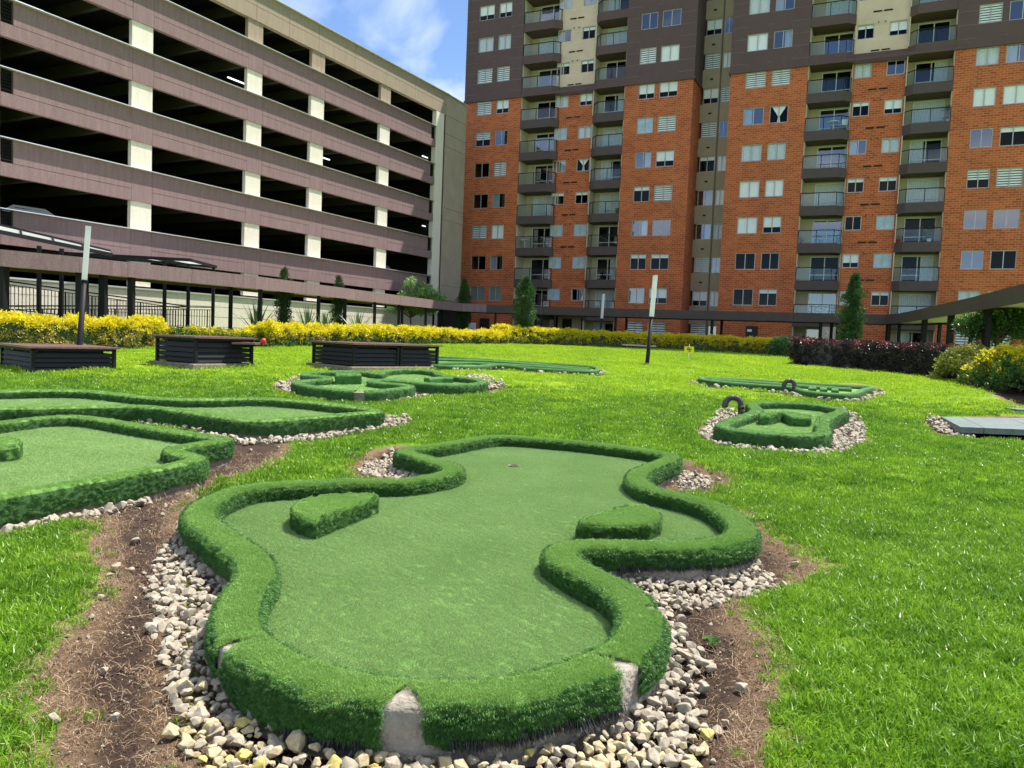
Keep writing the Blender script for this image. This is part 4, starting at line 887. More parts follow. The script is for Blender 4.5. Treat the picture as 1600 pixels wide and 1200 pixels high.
simple_hole('h4', 'winding turf putting hole in front of the double slatted bench', dens=350, obst=[([(524,582),(563,582),(565,586),(525,586.5)], .2)], lanes=[[(667,590.5),(690,589),(708,589.5)]], conc=[(562,610)])
simple_hole('h7', 'small curved turf putting hole beside a grey bent pipe', w=.21, dens=500, obst=[([(1186,646),(1192,645),(1218,643.5),(1221,646),(1203,650),(1188,650)], .16), ([(1219,643.5),(1232,642.5),(1268,648.5),(1266,653),(1238,652)], .16), ([(1272,665),(1276,655),(1279,650),(1281,668)], .14)])
simple_hole('h6', 'long narrow turf putting hole with small bumps at the back right', w=.14, m1='turf_base', obst=[([(1263,603.5),(1275,603.5),(1276,606),(1263,606)], .10), ([(1281,605),(1292,605),(1293,607.5),(1281,607.5)], .10), ([(1299,606.5),(1310,606.5),(1311,609),(1299,609)], .10)], lanes=[[(1112,591),(1180,595.5),(1240,600),(1290,603.5),(1330,606)]])
simple_hole('h5', 'far narrow turf putting hole of parallel rails beyond the double bench', w=.12, m1='turf_base', lanes=[[(680,560),(760,562.5),(830,567.5),(921,574.5)], [(680,566),(735,565.5),(760,566.5),(840,571),(920,577)]])

# ------------------------------------------------------------------ pebbles
def pebble(seed):
    r_ = random.Random(seed); bm = bmesh.new(); pts = []
    for i in range(14):
        zf_ = 1-2*(i+.5)/14; an = i*2.39996; q = math.sqrt(1-zf_*zf_); pts.append(Vector((q*math.cos(an)+r_.gauss(0, .34), q*math.sin(an)+r_.gauss(0, .34), zf_+r_.gauss(0, .34))).normalized()*r_.uniform(.82, 1.08))
    kx = r_.uniform(.65, 1.0); kz = r_.uniform(.45, .75)
    for p in pts: bm.verts.new(Vector((p.x, p.y*kx, p.z*kz)))
    bmesh.ops.convex_hull(bm, input=bm.verts[:]); 
    for v in [v for v in bm.verts if not v.link_faces]: bm.verts.remove(v)
    bmesh.ops.bevel(bm, geom=bm.edges[:], offset=.04, segments=1, affect='EDGES', clamp_overlap=True)
    me = bpy.data.meshes.new('pebble'); bm.to_mesh(me); bm.free(); return me
def pebble_low(seed):
    r_ = random.Random(seed); bm = bmesh.new()
    for _ in range(12):
        p = Vector((r_.gauss(0, 1), r_.gauss(0, 1), r_.gauss(0, 1))).normalized(); bm.verts.new(Vector((p.x, p.y*.8, p.z*.62)))
    bmesh.ops.convex_hull(bm, input=bm.verts[:])
    for v in [v for v in bm.verts if not v.link_faces]: bm.verts.remove(v)
    me = bpy.data.meshes.new('pebble'); bm.to_mesh(me); bm.free(); return me
PEB = [pebble(i) for i in range(14)]; PEBM = [p.copy() for p in PEB]
for p in PEB: p.materials.append(MT['stone'])
for p in PEBM: p.materials.append(MT['stone_moss'])
LOW = [pebble_low(i+50) for i in range(10)]
lowdat = [(np.array([v.co[:] for v in p.vertices]), [tuple(f.vertices) for f in p.polygons]) for p in LOW]
middat = [(np.array([v.co[:] for v in p.vertices]), [tuple(f.vertices) for f in p.polygons]) for p in PEB[:10]]
def gravel(name, pts, size, nbig, holeC=None, moss=None, label=None, lift=0.):
    """pts (x,y); the nbig nearest are single pebble objects, the others one mesh"""
    g_ = empty(name, (0, 0, 0)); g_['kind'] = 'structure'
    if label: g_['label'] = label
    pts = np.asarray(pts); pts = pts[np.argsort(np.hypot(pts[:, 0], pts[:, 1]))]; z = gz(pts[:, 0], pts[:, 1]); S_ = soilmask(pts[:, 0], pts[:, 1]); z = z-.03*np.clip((S_-.5)*3, 0, 1)
    HD = sdf(pts[:, 0], pts[:, 1], HOLES['h1']['lo']) if lift else np.ones(len(pts))
    tv, tf, tm = [], [], []; o_ = 0
    for i, (x, y) in enumerate(pts):
        sz = size*min(1.75, rng.lognormal(0, .33))/2; rx, ry, rz_ = rng.normal(0, .5), rng.normal(0, .5), rng.random()*6.283; zz = z[i]+lift*max(0., 1-abs(float(HD[i])-.1)/.3)+sz*.38+rng.random()**1.5*size*.42
        ms = moss is not None and moss(x, y) > rng.random()
        if i < nbig:
            me = (PEBM if ms else PEB)[rng.integers(0, 14)]; p = link('pebble', me, g_, (x, y, zz)); p.rotation_euler = (rx, ry, rz_); p.scale = (sz*rng.uniform(.9, 1.35), sz, sz)
        else:
            V_, F_ = (middat if y < 6 else lowdat)[rng.integers(0, 10)]; M_ = np.array(Matrix.Rotation(rz_, 3, 'Z') @ Matrix.Rotation(rx, 3, 'X') @ Matrix.Rotation(ry, 3, 'Y'))
            q = (V_*sz)@M_.T + [x, y, zz]; tv.append(q); tf += [tuple(a+o_ for a in f) for f in F_]; tm += [int(ms)]*len(F_); o_ += len(V_)
    if tv:
        me = bpy.data.meshes.new('loose_pebbles'); me.from_pydata(np.concatenate(tv).tolist(), [], tf); me.materials.append(MT['stone']); me.materials.append(MT['stone_moss']); me.polygons.foreach_set('material_index', tm); me.update()
        tag(link('loose_pebbles', me, g_), kind='stuff')
    return g_
def fill(poly, sp, extra=None, holes=(), clear=.13):
    lo, hi = poly.min(0), poly.max(0); lo = np.maximum(lo, [-30, 1.2]); n = int((hi[0]-lo[0])*(hi[1]-lo[1])/sp**2*1.0); gx = np.arange(lo[0], hi[0], sp); gy = np.arange(lo[1], hi[1], sp*.87)
    A, B = np.meshgrid(gx, gy); A = A+(np.arange(len(gy)) % 2)[:, None]*sp/2; p = np.stack([A.ravel(), B.ravel()], 1)+rng.normal(0, sp*.24, (A.size, 2))
    d = sdf(p[:, 0], p[:, 1], poly) + rng.normal(0, .03, len(p)); k = d < 0
    for hC in holes: k &= sdf(p[:, 0], p[:, 1], hC) > clear
    return p[k]
hl1 = HOLES['h1']['lo']; others = [HOLES[k]['lo'] for k in ('h2', 'h3')]
g1 = np.concatenate([fill(GRAVEL1, .048, holes=[hl1]+others, clear=.10), fill(GRAVEL1B, .045, holes=[hl1]), fill(GRAVEL1C, .06, holes=[hl1])])
st_ = []
for P in SOILP:
    q = fill(P, .30, holes=[hl1]+others); st_.append(q[rng.random(len(q)) < .5])
g1 = np.concatenate([g1]+st_); g1 = g1[(g1[:, 1] > 1.9) & (np.abs(g1[:, 0]) < .75*g1[:, 1]+.3)]
mossf = lambda x, y: np.clip((3.35-y)*1.3, 0, .85)*(1 if x > -1.6 else 0)
gravel('gravel_bed', g1, .058, 300, moss=mossf, lift=.05, label='cream and rusty pebbles round the nearest putting hole')
def ringpts(key, w0, w1, sp, cond=None):
    C = HOLES[key]['lo']; lo, hi = C.min(0)-w1-.2, C.max(0)+w1+.2; n = int((hi[0]-lo[0])*(hi[1]-lo[1])/sp**2); p = lo+rng.random((n, 2))*(hi-lo)
    wv = w1*(.65+.5*np.array([mnoise.noise(Vector((a*1.3, b_*1.3, 4))) for a, b_ in p])); d = sdf(p[:, 0], p[:, 1], C); k = (d > w0) & (d < wv)
    if cond is not None: k &= cond(p)
    return p[k]
P23 = np.array([gp(*p)[:2] for p in ((175,645),(240,646),(330,668),(400,676),(480,672),(560,662),(600,650),(640,652),(640,662),(560,678),(470,690),(380,693),(300,672),(180,655))])
P2f = np.array([gp(*p)[:2] for p in ((-60,795),(60,788),(140,776),(215,765),(245,770),(230,785),(150,806),(0,832),(-80,836))])
gravel('gravel_bed', fill(P23, .075, holes=others, clear=.12), .085, 200, label='pale pebbles between the two left putting holes')
gravel('gravel_bed', fill(P2f, .07, holes=[HOLES['h2']['lo']], clear=.14), .08, 120, label='pale pebbles in front of the left angular putting hole')
P4 = np.array([gp(*p)[:2] for p in ((432,600),(470,588),(640,594),(760,588),(790,603),(760,608),(690,605),(672,608),(668,617),(640,624),(590,628),(520,625),(455,616))])
gravel('gravel_bed', fill(P4, .085, holes=[HOLES['h4']['lo']], clear=.12), .085, 150, label='ring of pale pebbles round the winding putting hole')
P7 = np.array([gp(*p)[:2] for p in ((1130,640),(1160,642),(1290,660),(1310,640),(1340,650),(1352,672),(1340,702),(1290,711),(1200,706),(1120,697),(1092,680),(1105,664))])
gravel('gravel_bed', fill(P7, .075, holes=[HOLES['h7']['lo']], clear=.12), .085, 220, label='pale pebbles round the small hole with the pipe')
gravel('gravel_bed', ringpts('h6', .08, .5, .12), .10, 60, label='pale pebbles round the long narrow hole at the right')
gravel('gravel_bed', ringpts('h5', .06, .3, .18), .12, 0, label='thin line of pale pebbles along the far narrow hole')
Pb = np.array([gp(*p)[:2] for p in ((1448,650),(1480,655),(1500,672),(1530,686),(1480,680),(1455,668))])
gravel('gravel_bed', fill(Pb, .09), .09, 60, label='pebbles at the corner of the grey board cover')

# ------------------------------------------------------------------ pipes, boards, benches
def pipe(pxb, pyb, pyt, pxe, rad, label):
    b0 = gp(pxb, pyb); D = b0@FW if False else (b0-O)@FW; top = at(pxb, pyt, D); zt_ = top[2]; end = at(pxe, pyt, D); r2 = abs(end[0]-b0[0])/2
    o = empty('bent_pipe', (b0[0], b0[1], b0[2]-.03), 0, label, 'pipe', 'bent pipes beside the right putting holes')
    H_ = zt_-b0[2]; n = 12
    MB().tube([(0, 0, -.1), (0, 0, H_-r2)], rad*.96, 16).obj('riser', MT['pvc_dark'], o, smooth=True)
    arc = [(-r2+r2*math.cos(a), 0, H_-r2+r2*math.sin(a)) for a in np.linspace(0, R(80), 8)]; MB().tube(arc, rad, 16).obj('elbow', MT['pvc'], o, smooth=True)
    arc = [(-r2+r2*math.cos(a), 0, H_-r2+r2*math.sin(a)) for a in np.linspace(R(84), R(195), 9)]; MB().tube(arc, rad*1.02, 16).obj('elbow', MT['pvc'], o, smooth=True)
    MB().tube([(0, 0, H_-r2-.06), (0, 0, H_-r2+.01)], rad*1.16, 16).obj('collar', MT['pvc'], o, smooth=True)
    MB().tube([(-r2+r2*math.cos(R(78)), 0, H_-r2+r2*math.sin(R(78))), (-r2+r2*math.cos(R(86)), 0, H_-r2+r2*math.sin(R(86)))], rad*1.13, 16).obj('collar', MT['pvc'], o, smooth=True)
pipe(1157, 650, 619, 1133, .054, 'grey bent plastic pipe standing left of the small curved putting hole')
pipe(1241, 615, 593, 1225, .052, 'grey bent plastic pipe standing by the long narrow putting hole')
bd = np.array([gp(*p) for p in ((1470,655),(1640,655),(1700,690),(1500,682))]); bo = empty('board_cover', (bd[0][0], bd[0][1], bd[0][2]), 0, 'low grey green board cover lying on the lawn at the right edge', 'cover')
q = bd-bd[0]; 
for t0, t1 in ((0, .18), (.185, .62), (.625, 1)):
    e0 = q[0]*(1-t0)+q[1]*t0; e1 = q[0]*(1-t1)+q[1]*t1; e2 = q[3]*(1-t1)+q[2]*t1; e3 = q[3]*(1-t0)+q[2]*t0
    MB().prism([e0[:2], e1[:2], e2[:2], e3[:2]], -.05, .05).obj('board', MT['board'], bo)
bd = np.array([gp(*p) for p in ((1570,640),(1640,638),(1660,644),(1590,645))]); b2 = MB().prism([p[:2] for p in bd], bd[0][2]-.04, bd[0][2]+.045).obj('board_cover', MT['board']); tag(b2, 'small dark board at the right edge, behind the larger board cover', 'cover')
def bench(px, py, ang, la, lb_, h, label, ext=None, base=True):
    """corner nearest the camera at (px,py); side a runs right/back, side b left/back; slatted sides, plank deck"""
    c = gp(px, py); o = empty('slatted_bench', (c[0], c[1], c[2]+(.13 if base else 0)), R(ang), label, 'bench', 'slatted benches with plank decks on the lawn')
    units = [(0, la, lb_)] + ([(la+.04, la+.04+ext, lb_)] if ext else [])
    for x0, x1, yb in units:
        for x, y in ((x0, 0), (x1-.07, 0), (x0, yb-.07), (x1-.07, yb-.07)): MB().box((x, y, 0), (x+.07, y+.07, h-.05)).obj('post', MT['black'], o)
        ns = 4; sl = (h-.17)/ns
        for k in range(ns):
            z = .03+k*sl; b = MB(); b.add([(x0+.07, .01, z), (x1-.07, .01, z), (x1-.07, .045, z+sl*.86), (x0+.07, .045, z+sl*.86), (x1-.07, .06, z+sl*.86), (x0+.07, .06, z+sl*.86)], [(0, 1, 2, 3), (3, 2, 4, 5)]); b.obj('slat', MT['blackm'], o)
            b = MB(); b.add([(x0+.01, .07, z), (x0+.01, yb-.07, z), (x0+.045, yb-.07, z+sl*.86), (x0+.045, .07, z+sl*.86), (x0+.06, yb-.07, z+sl*.86), (x0+.06, .07, z+sl*.86)], [(3, 2, 1, 0), (5, 4, 2, 3)]); b.obj('slat', MT['blackm'], o)
            MB().box((x0+.07, yb-.05, z), (x1-.07, yb-.03, z+sl*.86)).obj('slat', MT['blackm'], o); MB().box((x1-.05, .07, z), (x1-.03, yb-.07, z+sl*.86)).obj('slat', MT['blackm'], o)
        MB().box((x0+.2, .2, 0), (x1-.2, yb-.2, h-.1)).obj('inner_box', MT['dark_in'], o)
        MB().box((x0, 0, h-.1), (x1, .06, h-.045)).obj('rail', MT['black'], o); MB().box((x0, .06, h-.1), (x0+.06, yb, h-.045)).obj('rail', MT['black'], o)
        nb_ = max(6, int(yb/.145)); w = (yb+.14)/nb_
        for k in range(nb_): MB().box((x0-.07, -.07+k*w, h-.044+.002*(k % 2)), (x1+.07 if x1 != la or not ext else x1-.0, -.07+(k+1)*w-.012, h-.004+.002*(k % 2))).obj('plank', MT['deckwood'], o)
    if base: MB().box((-.12, -.08, -.4), ((la if not ext else la+ext+.04)+.08, lb_+.1, .0)).obj('concrete_base', MT['concrete_low'], o, bevel=.02)
    return o
bench(49, 583, 50, 1.75, 2.0, .58, 'slatted black bench with red plank deck at the left picture edge', base=False)
B2 = bench(305, 577, 58, 1.7, 1.6, .66, 'slatted black bench on a rough concrete base, second from the left')
bench(552, 581, 47, 1.45, 1.9, .60, 'double slatted black bench behind the winding putting hole', ext=1.35)
# plank resting on the second bench and the red thing at its end
p0 = at(372, 536, 19.6); p1 = at(408, 537, 19.6)
lp = MB().beam(p0, p1, .9, .045).obj('plank_extension', MT['deckwood']); tag(lp, 'narrow plank sticking out to the right of the second bench', 'plank')
rp = at(411, 533, 19.6); rd_ = MB(); rd_.tube([rp+np.array([0, 0, -.08]), rp+np.array([.01, 0, .0]), rp+np.array([.03, 0, .07])], [.05, .07, .04], 10); tag(rd_.obj('cap', MT['red'], smooth=True), 'small bright red cap at the end of the plank', 'cap')

# ------------------------------------------------------------------ lamp posts
def lamp(pb, pt, D, frac, label, basehidden=False):
    b0 = at(*pb, D); t0 = at(*pt, D); g0 = float(gz(b0[0], b0[1])); k = (b0[2]-g0)/(t0[2]-b0[2]); b0 = b0-(t0-b0)*(k if basehidden else k)
    o = empty('lamp_post', tuple(b0), 0, label, 'lamp post', 'slim lamp posts leaning on the lawn'); v = Vector(t0-b0)
    j = v*(1-frac)
    MB().tube([(0, 0, -.05), v*.02, j], [.075, .072, .06], 12).obj('pole', MT['black'], o, smooth=True)
    MB().tube([j, v], .085, 4).obj('lamp_tube', MT['lampwhite'], o)
    MB().tube([v, v*1.006], .09, 4).obj('cap', MT['coping'], o); MB().tube([j-v*.01, j], .08, 8).obj('collar', MT['blackm'], o)
    MB().box((-.16, -.16, -.06), (.16, .16, .04)).obj('footing', MT['concrete_low'], o)
lamp((122, 570), (138, 355), 18.5, .385, 'tall leaning lamp post behind the left bench, white tube on a black pole')
lamp((1011, 571), (1024, 431), 27, .46, 'leaning lamp post in the middle of the lawn, white tube on a black pole')
lamp((937, 541), (943, 460), 46.5, .46, 'far lamp post by the yellow hedge, white tube on a black pole')

# ------------------------------------------------------------------ covered walkway
ZC = 3.72
top_px = [(-120,378),(0,389.5),(125,401.5),(200,409.5),(300,420.5),(400,431.5),(480,442),(560,453),(650,465),(690,470.5),(722,474),(760,476),(850,479),(1000,483),(1100,485.5),(1240,488.5),(1347,490.5),(1385,491.5),(1405,489.5),(1440,482.5),(1520,464),(1600,443),(1700,415)]
ED = np.array([hz(x, y, ZC)[:2] for x, y in top_px])
EDs = ED
WK = empty('covered_walkway', (0, 0, 0), 0, 'long covered walkway with mauve fascia on black posts round the far side of the lawn', 'walkway')
T_ = np.gradient(EDs, axis=0); T_ /= np.linalg.norm(T_, axis=1)[:, None]; NB = np.stack([-T_[:, 1], T_[:, 0]], 1)     # away from the lawn
def fas(a, b_, off, m, name='fascia_panel', z0=ZC-.53, z1=ZC):
    b = MB(); d = (b_-a); L_ = np.linalg.norm(d); d = d/L_; n_ = np.array([-d[1], d[0]]); g = .006
    P = [a+d*g+n_*off, b_-d*g+n_*off, b_-d*g+n_*(off+.08), a+d*g+n_*(off+.08)]; b.prism([tuple(p) for p in P], z0, z1).obj(name, m, WK)
for i in range(len(EDs)-1):
    a, b_ = EDs[i], EDs[i+1]; L_ = np.linalg.norm(b_-a); k = max(1, int(L_/3.2))
    mm = MT['mauve'] if i < 11 else MT['brown_slab']
    for j in range(k): fas(a+(b_-a)*j/k, a+(b_-a)*(j+1)/k, 0, mm)
W2 = 2.3
NBv = NB.copy()
q = EDs+NBv*.09; q2 = EDs+NBv*W2
b = MB(); n = len(q)
b.v = [(p[0], p[1], ZC-.42) for p in q]+[(p[0], p[1], ZC-.42) for p in q2]+[(p[0], p[1], ZC-.30) for p in q]+[(p[0], p[1], ZC-.30) for p in q2]
b.f = [(i, i+1, n+i+1, n+i) for i in range(n-1)]+[(2*n+i, 3*n+i, 3*n+i+1, 2*n+i+1) for i in range(n-1)]; b.m = [0]*len(b.f); b.obj('roof_slab', MT['soffit'], WK)
b = MB(); 
for i in range(n-1): b.prism([tuple(q2[i]), tuple(q2[i+1]), tuple(q2[i+1]+NBv[i]*.08), tuple(q2[i]+NBv[i]*.08)], ZC-.53, ZC)
b.obj('rear_fascia', MT['brown_slab'], WK)
cum = np.concatenate([[0], np.cumsum(np.linalg.norm(EDs[1:]-EDs[:-1], axis=1))])
def wpost(px, w=.13, yy=500, off=.25):
    d = ray(px, yy)[:2]; d = d/np.linalg.norm(d); best = None        # ray against the fascia line pushed back by off
    A_ = EDs+NBv*off
    for i in range(len(A_)-1):
        a, e = A_[i], A_[i+1]-A_[i]; M_ = np.array([[d[0], -e[0]], [d[1], -e[1]]]); dt = np.linalg.det(M_)
        if abs(dt) < 1e-9: continue
        t_, u_ = np.linalg.solve(M_, a)
        if t_ > 0 and -.001 <= u_ <= 1.001 and (best is None or t_ < best): best = t_
    if best is None: return
    x, y = d*best; MB().box((x-w/2, y-w/2, float(gbase(y))-.4), (x+w/2, y+w/2, ZC-.42)).obj('post', MT['black'], WK)
for px, w in ((3, .3), (128, .3), (161, .22), (205, .2)): wpost(px, w, 480)
for px in (406, 497, 538.5, 585, 623, 665, 774, 846, 867, 962, 1113, 1283, 1310, 1389, 1445, 1486, 1543): wpost(px, .15 if px < 1380 else .2)
for px in (360, 628, 677, 690, 837, 979, 1128, 1300, 1406, 1469, 1519, 1565): wpost(px, .14, off=W2-.15)
# glass ramp roof behind the walkway at the left
def gq(px, py, dep):                     # point on the vertical plane dep in front of the garage
    p = hitp(px, py, GC-GNn*dep, GNn); return p
RR = empty('ramp_roof', (0, 0, 0), 0, 'black steel and glass roof over the ramp in front of the garage', 'roof')
z_ = float(gq(297, 404, 3.2)[2])
A1, A2 = gq(30, 391, 3.2), gq(297, 404, 3.2); zf = 4.45
B1, B2_ = gq(150, 398.5, 1.2), gq(338, 415, 1.2)
n1_, n2_ = hz(-60, 385, zf-.1), hz(297, 404, zf-.1); f1_, f2_ = hz(40, 389, zf-.1), hz(338, 415, zf-.1)
pan = 6
for i in range(pan):
    t0, t1 = i/pan, (i+1)/pan; a = n1_*(1-t0)+n2_*t0; b_ = n1_*(1-t1)+n2_*t1; c = f1_*(1-t1)+f2_*t1; d = f1_*(1-t0)+f2_*t0
    MB().add([a, b_, c, d, *(v-np.array([0, 0, .02]) for v in (a, b_, c, d))], [(0, 1, 2, 3), (7, 6, 5, 4)]).obj('glass_panel', MT['polycarbonate'], RR); MB().beam(a-[0, 0, .06], d-[0, 0, .06], .07, .12).obj('rafter', MT['black'], RR)
MB().beam(n2_-[0, 0, .06], f2_-[0, 0, .06], .07, .12).obj('rafter', MT['black'], RR); MB().beam(n1_-[0, 0, .06], n2_-[0, 0, .06], .07, .13).obj('edge_beam', MT['black'], RR); MB().beam(f1_-[0, 0, .06], f2_-[0, 0, .06], .07, .13).obj('edge_beam', MT['black'], RR)
s1, s2 = gq(-80, 346, 2.6), gq(175, 398, 2.6); s3, s4 = gq(-80, 334, 1.0), gq(172, 393, 1.0)
for i in range(5):
    t0, t1 = i/5, (i+1)/5; a = s1*(1-t0)+s2*t0; b_ = s1*(1-t1)+s2*t1; c = s3*(1-t1)+s4*t1; d = s3*(1-t0)+s4*t0
    MB().add([a, b_, c, d], [(0, 1, 2, 3)]).obj('glass_panel', MT['polycarbonate'], RR); MB().beam(a, d, .07, .1).obj('rafter', MT['black'], RR)
MB().beam(s1, s2, .08, .14).obj('edge_beam', MT['black'], RR); MB().beam(s3, s4, .08, .14).obj('edge_beam', MT['black'], RR)
for px in (61, 96, 257, 294, 333): 
    p = gq(px, 470, 2.2); MB().box((p[0]-.06, p[1]-.06, .6), (p[0]+.06, p[1]+.06, zf-.2)).obj('post', MT['black'], RR)
RL = empty('ramp_railing', (0, 0, 0), 0, 'black barred railing climbing along the ramp in front of the garage', 'railing')
def railrun(pa, pb, ha, dep, nb):
    a, b_ = gq(*pa, dep), gq(*pb, dep); MB().beam(a, b_, .05, .05).obj('handrail', MT['black'], RL); MB().beam(a-[0, 0, .12], b_-[0, 0, .12], .03, .03).obj('handrail', MT['black'], RL); MB().beam(a-[0, 0, ha], b_-[0, 0, ha], .04, .04).obj('lower_rail', MT['black'], RL)
    bmsh = MB()
    for i in range(nb+1):
        t_ = i/nb; p = a*(1-t_)+b_*t_; w = .02 if i % 8 else .04; MB().box((p[0]-w/2, p[1]-w/2, p[2]-ha-(0 if i % 8 else .1)), (p[0]+w/2, p[1]+w/2, p[2]-.12)).obj('bar', MT['black'], RL)
railrun((-40, 432), (295, 479), 1.0, 2.0, 66); railrun((-40, 470+8), (180, 478), .9, 3.4, 36); railrun((180, 478), (332, 480), 1.0, 3.4, 34)
rm = MB(); a = gq(-60, 486, 2.6); b_ = gq(332, 515, 2.6); gg = np.array([GNn[0], GNn[1]])*1.1
rm.prism([tuple(a[:2]-gg*.8), tuple(b_[:2]-gg*.8), tuple(b_[:2]+gg), tuple(a[:2]+gg)], .5, [a[2], b_[2], b_[2], a[2]]); tag(rm.obj('ramp', MT['brown_slab']), 'sloping brown ramp in front of the garage wall', kind='structure')

# ------------------------------------------------------------------ small things near the towers
def yellow_sign():
    c = gp(1076, 562); D = (c-O)@FW; a, b_ = at(1069, 541, D), at(1083.5, 552, D); o = empty('lawn_sign', tuple(c), 0, 'small yellow sign on a thin stake at the far edge of the lawn', 'sign')
    w = abs(b_[0]-a[0]); zt_ = a[2]-c[2]; zb_ = b_[2]-c[2]; MB().box((-w/2, -.01, zb_), (w/2, .01, zt_)).obj('panel', MT['sign_yellow'], o); MB().box((-.015, .012, -.1), (.015, .03, zt_+.1)).obj('stake', MT['coping'], o)
    for x, z, ww in ((-.03, .74, .10), (.0, .56, .22), (0, .42, .16), (.02, .2, .08)): MB().box((x-ww/2, -.013, zb_+(zt_-zb_)*z), (x+ww/2, -.0105, zb_+(zt_-zb_)*z+.03)).obj('mark', MT['black'], o)
yellow_sign()
cb_ = tu(740.5, 515); ib = MB().box((-.32, 0, 0), (.32, .12, 1.15)).obj('notice_cabinet', MT['white'], None, bevel=.02); p = TC+TU*cb_[0]-TN*.4; ib.location = (p[0], p[1], 1.45); ib.rotation_euler = (0, 0, TRZ); tag(ib, 'white notice cabinet beside the dark door of the left tower', 'cabinet')
em = MB(); em.add([(0, -.004, .75), (.1, -.004, .68), (.02, -.004, .6), (-.1, -.004, .67)], [(0, 1, 2, 3)]); em.box((-.2, -.004, .1), (.2, -.001, .14)); em.obj('emblem', MT['blueink'], ib)
a, b_ = at(972, 538.5, 45), at(1024, 541, 45); o = MB(); o.beam(a, b_, .4, .09); pb_ = o.obj('plank_bench', MT['balc_wall']); tag(pb_, 'pale plank bench in the yellow hedge behind the middle lamp post', 'bench')
for t_ in (.15, .85):
    q = a*(1-t_)+b_*t_; MB().box((q[0]-.05, q[1]-.15, 1.0), (q[0]+.05, q[1]+.15, q[2]-.04)).obj('leg', MT['concrete_low'], pb_)

# ------------------------------------------------------------------ paths
def strip(name, px, w0, w1, m, z=.012, label=None):
    P = catmull(np.array([hz(x, y, ZC)[:2] for x, y in px]), False, 1.0); T_ = np.gradient(P, axis=0); T_ /= np.linalg.norm(T_, axis=1)[:, None]; N_ = np.stack([-T_[:, 1], T_[:, 0]], 1)
    b = MB(); n = len(P); A_, B_ = P+N_*w0, P+N_*w1; b.v = [(p[0], p[1], float(gz(p[0], p[1]))+z) for p in A_]+[(p[0], p[1], float(gz(p[0], p[1]))+z) for p in B_]; b.f = [(i, i+1, n+i+1, n+i) for i in range(n-1)]; b.m = [0]*(n-1)
    return tag(b.obj(name, MT[m]), label, kind='structure')
strip('paved_path', top_px, .1, 2.4, 'path', .03)

# ------------------------------------------------------------------ hedges, shrubs, trees
LF = {}
def leafsrc(key, m, n=16, rad=.1, ln=.07, w=.04, up=.3):
    LF[key] = [source('leaf_cluster', leaves(n, rad, ln, w, s, up), m) for s in (1, 2, 3)]
leafsrc('yellow', 'leaf_yellow', 16, .09, .08, .045, .8); leafsrc('vari', 'leaf_vari', 16, .09, .07, .04, .3); leafsrc('olive', 'leaf_olive', 16, .10, .08, .045); leafsrc('green', 'leaf_green', 16, .12, .09, .05); leafsrc('light', 'leaf_light', 14, .16, .13, .06); leafsrc('dark', 'leaf_dark', 18, .10, .07, .04)
leafsrc('cyp', 'leaf_cyp', 26, .10, .10, .03, .9); leafsrc('purple', 'leaf_purple', 20, .09, .055, .04); leafsrc('redl', 'leaf_red', 10, .07, .07, .03, .9)
def upright(n, tilt=.6):
    v = np.tile([0, 0, 1.], (n, 1))+rng.normal(0, tilt, (n, 3)); return v/np.linalg.norm(v, axis=1)[:, None]
